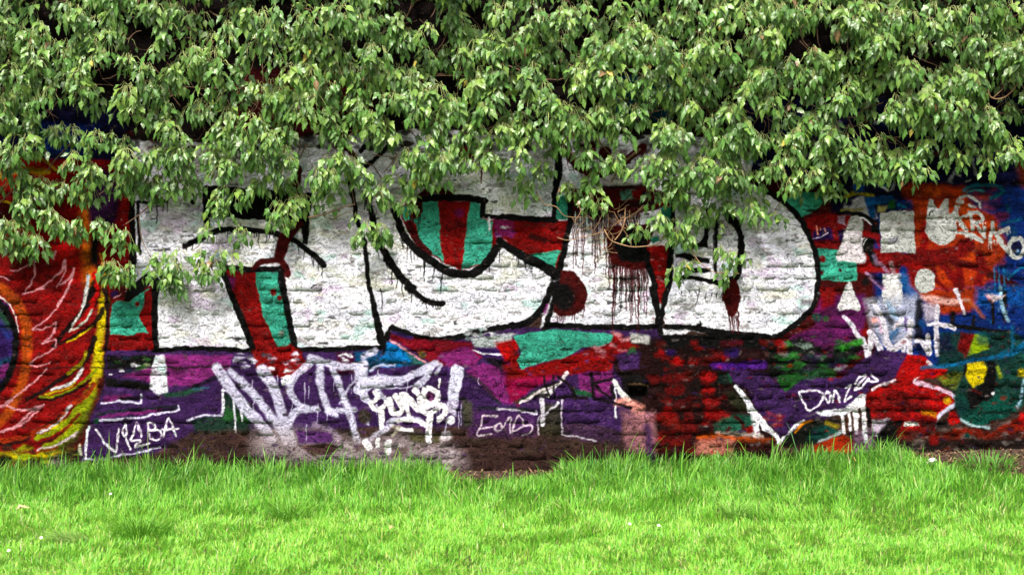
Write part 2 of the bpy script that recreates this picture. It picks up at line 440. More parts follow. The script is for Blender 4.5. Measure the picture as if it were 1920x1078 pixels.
# S, left side
st('b1', '590 -60 640 60 690 260 760 560 810 780 850 1078', (9, 9), 'k'); st('c1', '860 0 890 200 930 400', (9, 14), 'k'); st('c1', '945 380 960 480 955 540', 9, 'k')
st('b1', '860 480 890 660 950 800 1060 970 1170 1080', (12, 14), 'k'); st('c1', '1130 0 1230 70 1310 100 1400 108', 10, 'k')
drp('b1', '860 480 890 660 950 800 1060 970 1170 1080', 12, 8, 40, 16); drp('c1', '1130 0 1230 70 1310 100 1400 108', 10, 4, 14, 14); st('c1', '935 0 950 80 940 150', 2, 'k')
bl(688, 362, 11, 'k'); dr(682, 692, 370, 370, 20, 40, 2, 'k', 2)
st('c1', '945 420 1000 300 1040 300 1180 355 1340 390 1480 370 1600 340 1916 275', 11, 'k'); st('c2', '0 290 120 250 210 170 270 60 300 -20', (13, 15), 'k')
st('b1', '640 0 760 110 830 160', 8, 'dr'); st('b1', '820 170 920 80 1000 0 1080 -60', 8, 'k'); st('b1', '780 50 860 -40', 8, 'k')
pg('b1', '1490 0 1700 0 1690 90 1610 110 1490 110', 'dr', 3); bl(880, 262, 14, 'k', 6); dr(857, 902, 297, 295, 15, 25, 14, 'dr', 1.8); st('b1', '1690 100 1692 300', 2.2, 'dr', 1)
# S, inner field
pg('b1', '1060 470 1240 400 1480 420 1660 430 1690 560 1780 580 1916 580 1916 700 1820 710 1760 850 1690 910 1520 940 1400 890 1280 810 1180 700 1090 560', 'r', 1.6)
pg('b1', '1250 430 1350 420 1400 880 1280 800 1220 690 1200 600 1160 560 1230 540', 't', 1.8); pg('b1', '1070 470 1160 450 1150 560 1110 570', 't', 2)
pg('b1', '1600 430 1665 440 1690 565 1770 590 1760 760 1740 830 1680 900 1530 935 1560 700', 't', 1.8)
bl(860, 400, 9, 'pp', 8, .7, .1); st('b1', '1420 620 1440 640 1520 600', 8, 'dr', 6, .6)
st('b1', '1140 590 1210 720 1290 820', (13, 15), 'dr', 2); pg('b1', '1160 460 1250 400 1250 500 1170 560', 'dr', 2); dr(765, 790, 405, 400, 20, 50, 5, 'k', 1.8)
st('b1', '1240 390 1290 350 1370 345 1450 380', (18, 15), 'dr', 2)
st('b1', '1240 410 1400 400 1560 400 1700 430', 12, 'k'); bl(908, 377, 7, 'k'); st('b1', '1690 420 1695 540 1760 550 1930 545', 10, 'k', curve=False)
st('b1', '1030 490 1080 620 1160 750 1290 860 1420 950 1530 970 1650 960 1740 880 1800 770 1830 720', (13, 18), 'k')
drp('b1', '1080 620 1160 750 1290 860 1420 950', 14, 15, 60, 10); drp('b1', '1740 880 1800 770 1830 720', 14, 15, 45, 5); st('b1', '1740 560 1745 640', 5, 'w', 2, .8, .3)
# S, right bar
pg('', '924 412 1064 414 1058 462 1046 522 990 484 940 452 925 460', 'r', 1.6); pg('', '924 412 965 414 960 440 930 445', 'm', 8, .6, .3); flecks(930, 960, 425, 455, 12, ['w', 'vi'], 3, 6, 3, .8, .2)
pg('b2', '130 820 260 805 365 795 340 870 320 950', 't', 1.8); st('b2', '150 690 240 720', 12, 'db', 6, .8); st('b2', '0 560 200 575 400 580', 5, 'r', 3, .8, .3)
st('b2', '-20 550 150 560 320 570', 11, 'k'); st('b1', '1820 720 1916 790', 14, 'k'); st('b2', '0 780 120 850 330 980', (14, 20), 'k'); drp('b2', '0 780 120 850 330 980', 16, 5, 20, 12)
# I
pg('b2', '330 400 420 380 410 560 330 560', 't', 2); st('b2', '340 -40 350 150 320 380 315 560', (16, 8), 'k'); st('b2', '440 360 430 560 400 760 360 930 320 1000', 12, 'k')
bl(1069, 548, 31, 'dr', 1.6); bl(1054, 546, 25, (4, 3, 8), 9, .98); pg('b2', '360 950 470 960 530 1030 545 1078 360 1078', 'dr', 2); dr(1040, 1098, 583, 570, 10, 34, 16, 'dr', 1.8)
pg('c2', '310 0 300 180 360 210 450 200 530 150 560 60 540 0', 'dr', 2); bl(1054, 556, 24, (4, 3, 8), 9, .98)
st('c2', '300 0 270 180 255 300', (14, 16), 'k'); pg('c2', '295 60 240 270 210 290 250 150', 'w', 3, .9, .2); st('c2', '255 130 245 180', 6, 'm', 4, .8)
st('', '1024 608 1120 612 1240 613 1310 616', 10, 'k'); st('c2', '1390 290 1430 310 1600 335 1916 360', 11, 'k'); st('c2', '1405 255 1412 300', 4, 'k')
st('b2', '400 0 450 120 530 190 650 220 740 190 860 110 980 20', 15, 'dr', 2.5); st('b2', '600 0 620 80', 12, 'dr', 3); bl(1135, 285, 12, 'dr', 3)
dr(1062, 1205, 300, 285, 15, 60, 22, 'dr', 1.6)
pg('I', '140 60 400 60 640 30 800 20 1040 120 1050 200 900 260 560 290 300 270 160 270', 'dr', 3); st('I', '420 50 560 50 760 20 830 0', 5, 'k', 4, .9)
pg('I', '580 90 700 60 760 80 740 150 600 170', (86, 150, 134), 3, .9, .2); bl(1211, 364, 6, 'nb', 3); pg('I', '680 80 780 60 780 160 700 150', 'r', 3); pg('I', '560 190 900 160 920 220 580 230', 'k', 6, .8); pg('I', '920 150 1040 140 1020 230 900 220', 'r', 3)
pg('I', '960 230 1060 220 1040 420 940 440 930 330', 't', 3); dr(1072, 1200, 394, 395, 20, 120, 46, 'dr', 1.9); dr(1075, 1195, 396, 396, 10, 40, 40, 'k', 1.6)
pg('I', '450 420 520 390 840 380 900 420 880 520 840 580 830 780 740 795 620 760 510 740 470 640', 'dr', 2); pg('I', '520 560 600 460 700 400 800 420 840 500 830 700 740 720 600 700 560 640', 'k', 4)
dr(1133, 1150, 470, 495, 20, 60, 7, 'dr', 1.8); dr(1148, 1212, 494, 500, 40, 120, 26, 'dr', 2); dr(1150, 1205, 520, 520, 30, 80, 12, 'k', 1.5); st('', '1150 500 1149 640', 2.2, 'dr', 1); st('', '1196 500 1196 640', 2.0, 'dr', 1)
pg('I', '830 590 900 570 1010 570 1040 620 1010 800 960 1078 900 1078 850 780', 'r', 2); pg('I', '870 520 910 490 960 530 890 560', 't', 1.5); flecks(1222, 1250, 470, 600, 40, ['pk', 'dr', 'rr'], 2, 5, 2, .6, .35, 2.5)
st('I', '830 640 850 780 890 960 910 1078', (11, 12), 'k'); st('I', '1050 60 1060 400 1050 600 1030 860 985 1078', (8, 14), 'k'); st('c2', '1040 0 1080 150 1110 260', (11, 14), 'k'); st('c2', '1160 0 1130 140 1110 260', (11, 10), 'k'); pg('c2', '1075 0 1140 0 1110 130', 'r', 2)
st('c2', '1090 240 1110 330', 12, 'k')
# D, inner marks
st('I', '1360 250 1365 420 1340 530 1260 590 1150 580', 8, 'k'); pg('I', '1380 420 1370 600 1240 600 1320 540', 'k', 2); pg('I', '1085 660 1160 640 1300 670 1400 690 1390 730 1280 720 1150 690 1090 690', 'k', 2)
pg('I', '1160 770 1300 765 1400 780 1400 810 1260 815 1160 800', 'k', 2); st('I', '1095 885 1200 855 1300 870 1400 900 1480 930', (6, 10), 'k'); st('I', '1450 270 1445 500 1450 820', 6, 'k')
st('I', '1425 380 1425 700', 2, 'k', 1); st('I', '1540 230 1640 400 1670 560 1660 720 1620 860 1500 920', (10, 15), 'k'); st('I', '1540 200 1560 330 1640 380', 14, 'k', 4)
pg('I', '1500 960 1540 890 1620 870 1660 980 1670 1078 1510 1078', 'dr', 2); pg('c2', '1570 0 1690 0 1715 60 1700 150 1650 215 1620 190 1590 110', 'dr', 1.6); dr(1366, 1384, 585, 590, 20, 45, 7, 'dr', 1.8); st('c2', '1695 150 1697 390', 2.2, 'dr', 1)
dr(1275, 1400, 545, 555, 8, 22, 10, 'k', 1.6); st('c2', '1400 0 1365 130', 1.6, 'k', 1)
# ---- right of the letters
pg('', '1410 330 1460 368 1507 415 1534 490 1532 560 1500 610 1440 634 1430 660 1240 660 1240 760 1640 760 1700 600 1700 330', 'dr', 2.5)
pg('c3', '390 60 720 40 740 200 700 420 500 440 330 330', 'pp', 6); pg('c3', '150 370 420 270 700 300 700 400 450 470 150 480', 'pp', 8); flecks(1500, 1610, 560, 660, 40, ['pp', (140, 40, 120), 'dp', 'dr'], 6, 16, 6, .5, .2)
pg('c3', '380 0 520 0 500 130 400 150', 'r', 8, .9); bl(1530, 594, 8, 'gt', 5, .8); bl(1548, 597, 6, 'g', 4, .7)
pg('b3', '110 420 280 360 400 370 420 440 350 500 240 555 160 490', 't', 2.5); st('b3', '290 495 370 500', 4, 'k', 2, .9, .2); bl(1481, 393, 5, 'dr', 3)
pg('R1', '60 600 200 520 560 460 650 300 680 560 640 820 560 1000 220 1000', 'r', 6); pg('R1', '190 760 330 680 480 700 500 880 200 900', 'dp', 5); st('R1', '180 875 300 840 420 780', 2, 'pw', 1); st('R1', '250 660 262 800', 2.5, 'sal', 1.2); st('R1', '370 700 390 790', 3, 'pk', 1.5); st('R1', '300 680 302 720', 2, 'sal')
pg('R1', '570 740 680 700 640 880 590 900', 'dp', 4); pg('R1', '580 520 760 500 700 640 720 760 570 620', (150, 130, 150), 4, .9, .15); st('R1', '720 540 710 620', 8, 'r'); st('R1', '560 640 700 690', 5, 'r')
pg('R2', '230 220 560 210 860 400 860 560 850 690 560 700 330 680 270 420', 't', 2); bl(1541, 487, 6, 'r', 2); bl(1540, 512, 5, 'dr', 3); bl(1575, 507, 2.5, 'dr', 1)
st('', '1400 334 1458 372 1503 415 1529 478 1534 535 1516 585 1470 620 1425 634 1330 624', 10.5, 'k', 1.5)
# navy and blue field, orange cloud
pg('', '1640 300 2220 250 2220 700 1640 700', 'b', 10); pg('', '1560 280 1700 260 1700 345 1700 400 1560 400', 'nb', 8); pg('', '1700 260 2220 240 2220 345 1900 350 1800 360 1700 350', 'nb', 12); flecks(1820, 2100, 380, 520, 40, ['nb', (20, 40, 130), 'cy'], 8, 22, 10, .5, .1, 1.2)
pg('R1', '670 320 900 240 1020 260 1160 540 1100 560 900 470 650 450', (170, 170, 176), 4, .95, .25); st('R1', '690 240 800 190 950 200 1080 230', 7, (190, 170, 40), 5, .8, .2); st('R1', '630 435 780 425 930 420', 5, (160, 150, 80), 3, .9); bl(1592, 381, 6, 'nb', 3)
pg('R1', '800 40 960 60 960 180 820 180', (18, 70, 130), 5); pg('R1', '950 260 1080 240 1380 220 1420 330 1100 350 1130 540 1050 560', (16, 88, 150), 3)
st('R1', '1180 0 1220 80 1300 150', 5, (180, 170, 176), 3, .8); st('R1', '1290 60 1330 40', 8, (20, 130, 130), 4); st('R1', '1420 30 1390 120', 5, (150, 150, 160), 3, .7); bl(1672, 384, 8, 'g', 5, .9); pg('R1', '1430 300 1680 280 1660 430 1440 420', 'b', 5); st('R1', '1480 360 1590 385', 6, 'cy', 3); pg('R1', '1150 360 1300 380 1260 450 1140 450', (180, 172, 110), 4, .9, .2)
pg('b3', '1000 330 1080 290 1300 300 1450 340 1560 480 1690 540 1740 640 1790 760 1760 850 1690 920 1680 1000 1580 1078 1050 1078 1060 840 1090 640 1080 430 1010 380', 'o', 9); pg('c3', '1100 0 1680 0 1620 100 1500 180 1300 190 1200 120 1100 30', 'o', 9)
st('b3', '1020 395 1100 400 1400 400', 6, 'dr', 6, .7); flecks(1700, 1880, 350, 560, 110, ['r', 'o', (170, 50, 10), (210, 96, 26), 'dr'], 6, 20, 7, .45, .25, 1.8)
pg('b3', '1080 640 1180 640 1180 1000 1060 1050 1060 830', 'r', 10, .9); pg('b3', '660 800 860 780 1080 830 1060 1000 820 960 680 960', 'r', 6); st('R1', '1780 480 1750 700 1760 1078', 14, 'o', 8, .8); st('R1', '1860 600 1850 1000', 10, 'r', 8, .8)
for s_, w_ in (('300 300 600 330 900 260 1050 180', (26, 30)), ('480 330 700 470 880 640 960 800', (12, 16)), ('640 360 900 420 1200 500 1500 640 1820 800', (12, 18)), ('840 380 960 520 980 760', 12), ('520 380 550 500 560 620', 10), ('590 670 780 820', 8), ('1240 300 1280 480 1220 740', 16), ('0 380 280 360', 22)):
    st('R3', s_, w_, (122, 12, 8), 5, .9, .1)
st('R3', '1400 600 1600 690 1820 800', (12, 18), (50, 8, 10), 5, .85); bl(1904, 540, 9, 'db', 6)
pg('R3', '1200 800 1916 760 1916 1078 1150 1078', (16, 86, 168), 12); flecks(1840, 1930, 530, 620, 26, ['cy', (60, 150, 190), 'b', 'lb'], 3, 8, 3, .7, .3, .5)
for x_ in (1863, 1872, 1882): st('', [[x_, 500], [x_ + 1, 545]], 3, 'cy', 2, .7)
st('R3', '1680 660 1760 560 1900 470', 4, 'cy', 2, .8)
# black rim under the orange and its posts
for s_, w_ in (('1340 300 1340 440', 10), ('1180 150 1180 500', 12), ('1050 350 1055 480', 9)): pass
st('c3', '1680 90 1680 250', 6, 'db', 2); st('c3', '1770 30 1770 230', 8, 'db', 3); st('c3', '1530 210 1530 290', 6, 'db', 3); st('c3', '1380 180 1380 270', 10, 'db', 5); st('c3', '1300 290 1440 290 1600 305 1810 335', 9, 'k', 3)
st('c3', '1740 0 1750 120 1800 250', 7, (150, 190, 214), 3, .85, .15); pg('c3', '1620 40 1690 70 1680 110 1640 90', 'pk', 4, .9); pg('c3', '1630 40 1780 50 1740 80 1680 100', (206, 190, 190), 4, .8, .2); st('c3', '1480 90 1560 160 1610 210', 7, (180, 100, 60), 5, .8, .25); pg('c3', '1140 60 1390 70 1500 90 1400 120 1250 110 1140 90', (226, 186, 180), 6, .75, .2)
# MARKO and the pale shapes
gyc = (184, 187, 186)
pg('R1', '760 520 860 500 920 560 930 690 920 850 980 900 970 1078 560 1078 640 880 680 740 730 600', gyc, 3, .97, .08); pg('R2', '660 -60 920 -60 920 60 990 60 960 200 1000 330 980 420 900 440 820 410 640 390 560 405 530 330 560 230 600 200', (206, 200, 206), 2.5, .98, .04)
st('R1', '560 480 740 470 880 490 1000 550 1100 640 1120 740', (5, 14), 'k', 2); pg('R1', '1060 580 1170 570 1190 780 1060 760', 'k', 3); pg('R1', '920 740 1170 770 1190 800 1180 1000 1120 860 930 840', 'r', 3); pg('R1', '940 930 1010 850 1110 870 1090 1078 970 1078', 'k', 4); pg('R2', '950 100 1010 60 1110 90 1090 280 1120 440 1070 450 1020 300', 'k', 3); st('R1', '900 545 960 560 1060 640', 2.5, 'w', 1.2); st('R1', '1020 870 970 960', 2, 'gy', 1)
pg('R1', '1180 450 1300 450 1690 440 1720 800 1720 1010 1700 1080 1500 1050 1330 1060 1190 1060 1200 800', gyc, 1.6); pg('R2', '1200 -60 1715 -60 1720 220 1700 285 1570 260 1380 265 1190 275 1210 100', gyc, 1.6)
pg('R1', '1300 850 1450 840 1470 920 1310 930', (176, 172, 190), 4, .8); flecks(1650, 1710, 450, 472, 8, ['db', (120, 120, 120)], 1, 3, 1.5, .6, .2)
bl(1765, 428, 30, gyc, 1.6); pg('M', '170 600 200 310 280 320 350 490 400 500 460 320 540 320 560 560 600 580 700 420 730 600 700 700 710 900 160 900', gyc, 1.8); st('M', '230 580 265 510 290 550', 2, 'db', 1); st('', '1750 416 1790 416', 1.2, (120, 120, 118), 1, .7)
for s_, w_ in (('690 460 740 680 870 870', 7), ('700 680 880 620', 6), ('930 560 970 880', 7), ('930 570 1060 570 1160 640 1150 720 1050 750 980 750', 7), ('1000 740 1160 960 1200 1000', 7), ('1190 840 1200 990', 6), ('700 900 850 930 1050 1010 1150 1075', 6),
               ('1350 760 1300 1075', 7), ('1380 900 1520 1075', 7), ('1440 920 1640 850', 7), ('800 370 710 360 770 300 880 265 1000 300 1090 370 1130 480', 6), ('930 430 1040 465', 4)):
    st('M', s_, w_, gyc, 1.5, .97)
dr(1795, 1802, 384, 384, 6, 12, 4, gyc, 1.4); dr(1808, 1822, 436, 440, 5, 14, 6, gyc, 1.5); dr(1852, 1876, 450, 450, 6, 24, 9, gyc, 1.5); dr(1885, 1892, 435, 432, 8, 14, 3, gyc, 1.4); dr(1836, 1848, 418, 420, 4, 9, 4, gyc, 1.3)
st('R3', '1060 20 1290 110', 6, gyc, 1.5); st('R3', '1510 20 1620 200 1760 310', 8, gyc, 1.8); st('R3', '1760 60 1850 60 1900 170 1880 280 1790 330 1720 260 1680 150 1760 60', 8, gyc, 2); bl(1904, 463, 10, 'nb', 3); bl(1907, 469, 3, 'lb', 2)
st('M', '830 160 960 80 1200 40 1420 70 1540 140 1480 220 1320 280', (7, 6), (30, 120, 140), 3, .85); st('M', '900 200 1060 140 1200 170', 4, (70, 150, 160), 2.5, .8); st('M', '1620 440 1640 540', 8, (14, 90, 120), 5, .7); st('M', '1640 740 1850 680', 7, (20, 100, 140), 4, .8); st('M', '1440 830 1600 760', 5, (20, 100, 140), 4, .7)
st('b3', '1530 60 1550 180 1570 240', 4, (170, 170, 180), 2.5, .7); st('b3', '1350 280 1400 180 1430 160', 6, (170, 170, 184), 3, .7, .2); st('b3', '1380 210 1430 230', 4, gyc, 2, .7); st('b3', '1480 270 1520 260', 4, gyc, 2, .7); st('b3', '820 290 850 320 880 350', 5, gyc, 2, .8); st('b3', '950 290 910 350', 4, gyc, 2, .7)
pg('b3', '1860 60 2100 60 2100 340 1900 320 1870 220', (170, 70, 20), 14, .7, .2); st('b3', '1180 60 1500 80', 8, (120, 60, 20), 8, .6)
# small triangle, square, disc
pg('R2', '700 720 730 690 760 730 800 860 850 1020 900 1060 890 1110 560 1110 570 1060 640 880', gyc, 1.6); pg('W', '180 60 215 60 310 300 320 350 290 370 200 340 80 370 70 330', (206, 206, 210), 1.6)
pg('R2', '1215 610 1340 590 1360 570 1480 570 1500 600 1540 1078 1240 1078', gyc, 1.6); pg('W', '555 -40 770 -40 790 200 800 240 600 270 570 250', (206, 206, 210), 2)
st('W', '1035 60 1036 70', 38, gyc, 1.6); bl(1733, 524, 18.5, gyc, 1.6)
st('R2', '1000 580 1120 690 1240 800', 6, (190, 150, 190), 3, .8); st('R2', '1080 600 1220 760', 8, 'dp', 4, .8); st('R2', '1200 450 1320 570', 7, (170, 130, 160), 3, .8); st('R2', '1350 420 1400 560', 8, (170, 140, 150), 3, .8); bl(1693, 508, 8, 'b', 5); st('R2', '1540 640 1600 780 1700 900', 16, (50, 110, 180), 8, .8, .2); st('R2', '1100 300 1150 450', 8, (130, 120, 150), 4, .8, .25); bl(1624, 528, 9, 'db', 8)
# ---- WUNT drips and pale sprays
pg('W', '360 240 560 220 980 200 960 380 920 640 920 740 560 740 470 620 420 480', (186, 190, 210), 12, .75, .2); st('W', '640 300 700 440', 10, (150, 180, 210), 6, .8); st('W', '600 430 660 500', 12, 'db', 6, .8, .2); st('W', '980 280 960 660', (12, 14), 'db', 5, .9); pg('W', '1010 300 1170 280 1200 460 1040 500', (186, 176, 190), 8, .8, .2); bl(1728, 606, 8, (40, 90, 160), 6, .7); st('W', '640 700 720 600', 12, (40, 110, 170), 8, .8)
bl(1640, 600, 6, 'sal', 5, .8); st('W', '540 460 560 600', 9, (214, 170, 196), 5, .7); st('W', '820 460 830 600', 5, (110, 70, 150), 4, .8); pg('W', '930 640 1040 660 1100 600 1100 880 960 900', 'nb', 6, .8); bl(1622, 622, 7, 'r', 5, .8)
for s_, w_ in (('130 430 200 500 350 740', (6, 10)), ('350 700 420 940', (10, 9)), ('440 640 420 800 410 940', (9, 7)), ('430 620 530 800 570 920', (12, 10)), ('480 280 580 520 620 720', (8, 10)), ('600 740 680 800 780 730 840 700', 14), ('620 830 700 800', 8), ('800 740 800 850', 8), ('870 500 860 720 870 840', (10, 12)), ('690 580 780 470', (6, 9)),
               ('940 720 1000 730 1080 850', (8, 12)), ('1075 660 1080 860', 11), ('1080 520 1200 530 1370 580', (7, 9)), ('1180 320 1170 520 1180 860', (9, 11)), ('1390 130 1430 220 1480 410', (8, 5))):
    st('W', s_, w_, (210, 206, 220), 1.8, .95, .04)
# ---- lower right: dark brick red field
pg('', '1150 628 1440 640 1500 650 1500 720 1440 860 1230 870 1230 800 1150 690', (40, 8, 10), 8); pg('', '1240 624 1480 636 1470 655 1240 650', 'k', 5)
flecks(1225, 1360, 650, 850, 120, [(120, 14, 12), (90, 10, 10), (150, 24, 16), 'db', (30, 8, 8)], 7, 16, 4, .8, .34, 1.9)
for s_, c_, w_ in (('350 230 365 235', (170, 26, 14), 13), ('520 340 570 345', (176, 30, 18), 16), ('700 340 740 350', (140, 18, 14), 15), ('840 520 930 520', (176, 34, 18), 16), ('400 530 680 520', (120, 14, 10), 15), ('880 660 920 660', (150, 24, 16), 14), ('880 790 980 790', (150, 22, 14), 15), ('900 910 1060 960', (150, 26, 20), 22), ('420 900 480 980', (150, 26, 16), 20), ('300 540 200 540', (110, 12, 10), 18), ('450 660 560 660', (110, 14, 10), 18), ('330 130 380 140', (110, 16, 12), 10), ('700 130 740 130', (110, 16, 12), 11),
                   ('430 230 480 230', 'dp', 11), ('940 390 1080 400', (84, 36, 136), 13), ('1150 390 1290 390', (74, 34, 140), 15), ('1360 380 1500 380', (84, 40, 140), 15), ('1100 250 1180 250', (40, 20, 90), 16), ('1040 150 1240 140', (100, 14, 30), 10), ('1500 130 1780 110', (120, 20, 14), 12), ('1640 220 1720 230', (130, 20, 14), 10)):
    st('H', s_, w_, c_, 6, .9, .3)
pg('H', '980 480 1100 480 1160 580 1080 600 980 580', (14, 40, 34), 6); st('H', '1100 500 1150 570', 6, (30, 90, 60), 3); pg('H', '1100 680 1240 700 1350 880 1250 930 1120 800', (46, 50, 28), 8, .9, .2); st('H', '1190 620 1250 690', 5, (60, 80, 40), 3, .8)
# green patch and purple V
pg('c3', '0 400 250 370 480 460 700 380 700 450 620 560 400 640 120 770 0 640', (18, 22, 18), 8); flecks(1455, 1610, 640, 715, 60, ['g', 'dg', (60, 140, 60), 'pp', 'db', (150, 170, 160)], 4, 12, 4, .8, .25); st('c3', '560 450 640 420 690 400', 12, (60, 150, 50), 5, .85, .15); st('c3', '100 680 250 650 480 640', 16, (40, 104, 44), 6, .9, .15); pg('c3', '70 690 240 690 130 780', (36, 100, 36), 3); bl(1466, 652, 10, 'r', 8, .7, .3); bl(1460, 640, 8, 'rr', 7, .5, .3)
pg('', '1360 690 1440 700 1458 722 1475 735 1500 712 1580 708 1610 680 1650 655 1700 660 1702 712 1640 720 1600 760 1540 790 1490 810 1466 825 1448 800 1420 770 1400 720 1384 705', 'p', 3); pg('H', '1100 460 1220 480 1320 470 1500 470 1700 690 1740 720 1600 700 1240 620 1180 580', 'p', 5); st('c3', '590 600 700 605 880 600', 6, 'db', 4, .9); flecks(1430, 1470, 770, 800, 16, ['sal', 'r', (190, 60, 60)], 3, 8, 4, .7, .25); flecks(1500, 1690, 665, 720, 30, ['dp', 'p', 'nb'], 6, 14, 6, .5, .2)
pg('c3', '820 470 1040 480 1040 690 900 690 600 690 660 560', 'p', 5, .9); pg('c3', '380 700 560 680 600 760 560 860 300 940 80 820 130 780', 'p', 4, .9)
# white wedge lines at the purple V
st('G', '790 20 880 140 960 280 990 400 1000 560', (6, 14), 'w', 2, .95, .08); st('G', '970 290 1080 440 1200 560 1270 660', (10, 8), 'w', 2, .95, .08); pg('G', '960 290 1040 330 1190 510 1190 540 1080 520 1050 430 1010 560 970 540', 'w', 2, .95, .08); st('G', '1270 660 1340 580 1440 470 1540 400', (8, 6), 'w', 2, .9, .1)
# teal ring, orange and salmon at the foot
pg('G', '540 540 520 470 620 380 760 350 960 360 980 460 880 480 820 540', (40, 106, 84), 8, .9, .15); st('G', '510 580 515 460', 5, (70, 10, 10), 2); st('G', '640 570 700 490', 6, (70, 10, 10), 3); st('G', '760 370 830 430 860 520 850 700', 6, (76, 10, 10), 3); st('G', '560 560 900 560 1060 600', 8, (190, 176, 170), 5, .8, .2); st('G', '360 590 560 580 900 620 1180 640', 9, (190, 84, 36), 5, .9, .1); pg('G', '340 620 760 620 740 800 330 800', (186, 120, 106), 10, .85, .2); pg('G', '880 500 970 460 980 540 890 560', 'r', 4); flecks(1235, 1300, 790, 850, 30, [(110, 12, 12), (150, 40, 30), (60, 8, 10)], 6, 16, 6, .8, .2); st('G', '250 300 240 700', 14, (90, 10, 12), 8, .8)
pg('G', '780 620 1200 640 1240 700 780 760', (70, 26, 20), 10, .8); pg('G', '1330 560 1560 400 1660 390 1916 400 1916 620 1640 660 1300 700', (22, 26, 20), 5); pg('G', '1560 620 1640 500 1800 440 1916 480 1916 560 1700 620', (22, 78, 70), 8); st('G', '1450 520 1520 440 1640 400', 5, (214, 130, 40), 3); st('G', '1700 640 1800 600 1960 520', 5, (180, 196, 200), 3, .8); pg('G', '1640 680 1916 570 1980 560 2100 640 2100 760 1640 760', (176, 56, 20), 5); st('G', '1800 420 1916 470', 7, (170, 150, 50), 6, .8, .1)
st('H', '1200 630 1300 760 1370 900', (6, 9), 'w', 2, .95, .1)
# bird: red body with white lines
pg('c3', '720 800 940 690 1040 490 1180 520 1260 640 1110 690 1250 720 1390 800 1380 880 1270 970 1240 1078 740 1078 740 900', 'rr', 4); pg('B', '140 440 480 380 560 320 640 430 480 580 160 580', (130, 10, 10), 8, .9, .2); flecks(1630, 1740, 730, 800, 40, ['dr', 'rr', 'db', (150, 20, 14)], 6, 16, 6, .6, .2)
st('c3', '780 765 850 720 950 690', 5, (230, 214, 224), 2, .95); st('B', '830 0 920 90 700 190', 6, (216, 200, 208), 2, .95, .06, False); st('B', '690 215 900 270 1120 370', 7.5, (222, 190, 214), 2, .95, .06); st('B', '1120 370 1160 440 1040 520 950 600', 7, (190, 196, 220), 2.5, .95, .1); st('B', '950 600 920 720', 3, (180, 170, 180), 2, .7, .3)
bl(1775, 751, 7, (214, 170, 40), 4, .9); st('B', '780 550 900 580', 9, (216, 140, 30), 5, .9); st('B', '640 395 900 405 1060 390', 4, 'db', 4, .8); pg('B', '520 480 720 440 760 560 540 600', 'dr', 10, .7)
pg('B', '170 600 880 600 900 640 560 660 380 640 180 650', 'r', 4); pg('B', '190 640 410 630 330 800 260 830 210 800', (186, 176, 196), 3, .95, .12); pg('B', '400 640 560 640 480 880 300 960 250 840', 'db', 5); pg('B', '570 650 720 660 740 700 560 700', (206, 210, 206), 2.5); pg('B', '1060 560 1120 520 1200 660 1100 700 1050 640', 'rr', 3); pg('B', '730 640 1050 640 1060 720 760 720', 'db', 6, .9)
# white drips to its left
pg('c3', '360 935 480 910 580 890 640 830 700 790 730 800 720 870 560 950 400 960', 'w', 2.5, .96, .05)
for s_, w_ in (('560 960 565 1078', 6), ('610 940 615 1050', 6), ('650 930 660 1078', 6), ('700 830 710 960 720 1100', (10, 8)), ('640 850 660 960', 8)):
    st('c3', s_, w_, (226, 222, 228), 2, .95, .06)
pg('c3', '575 960 600 960 605 1078 580 1078', (90, 50, 30), 3, .7); st('c3', '740 900 760 1078', 8, 'db', 3); pg('', '1600 806 1640 806 1640 860 1600 860', (150, 120, 150), 8, .6, .2); st('B', '120 700 140 880', 8, (206, 210, 216), 2.5, .9)
# teal creature, yellow, black
pg('B', '1120 380 1280 300 1900 -100 1960 -100 1960 400 1880 500 1700 620 1400 720 1220 640 1130 500', 'gt', 5); pg('c3', '1290 340 1560 330 1840 330 1916 380 1916 800 1400 800 1300 700 1260 640', (24, 70, 60), 8, .95)
pg('c3', '1440 330 1550 340 1500 500 1420 470', (130, 14, 14), 4); pg('c3', '1550 340 1640 360 1650 450 1500 500', (140, 170, 40), 4); bl(1843, 633, 12, 'gt', 8, .7); pg('c3', '1180 590 1340 600 1330 640 1200 690 1110 690', 'rr', 4); pg('c3', '1260 660 1400 620 1460 640 1400 760 1320 740', (110, 120, 36), 7, .9, .15); pg('c3', '1400 470 1290 490 1260 380 1360 340', 'nb', 8, .8)
pg('c3', '1490 560 1620 555 1645 640 1620 700 1540 740 1500 680 1470 640', 'y', 4); pg('c3', '1640 540 1700 570 1710 680 1680 820 1560 870 1500 900 1500 720 1560 745 1620 700', 'k', 4); st('c3', '1470 560 1470 640', 6, 'db', 3); st('c3', '1140 600 1350 570 1600 530 1800 500 1916 420', (6, 12), (30, 110, 160), 4, .9, .1); st('c3', '1830 300 1820 440 1740 500', 7, (30, 110, 150), 4, .7); bl(1862, 735, 3.5, 'w', 2); st('c3', '1720 600 1740 660', 7, 'yg', 5, .8); bl(1917, 700, 8, 'y', 6, .8)
st('B', '1910 200 1890 380 1840 500', 5, (150, 190, 210), 3, .85, .15); st('B', '1200 620 1340 700 1520 720', 5, (170, 200, 206), 3, .85, .15); st('B', '1400 560 1640 560 1860 560', 4, 'db', 3, .8); bl(1800, 760, 14, (14, 50, 60), 10, .7); st('B', '1300 380 1340 460', 14, 'db', 8, .8)
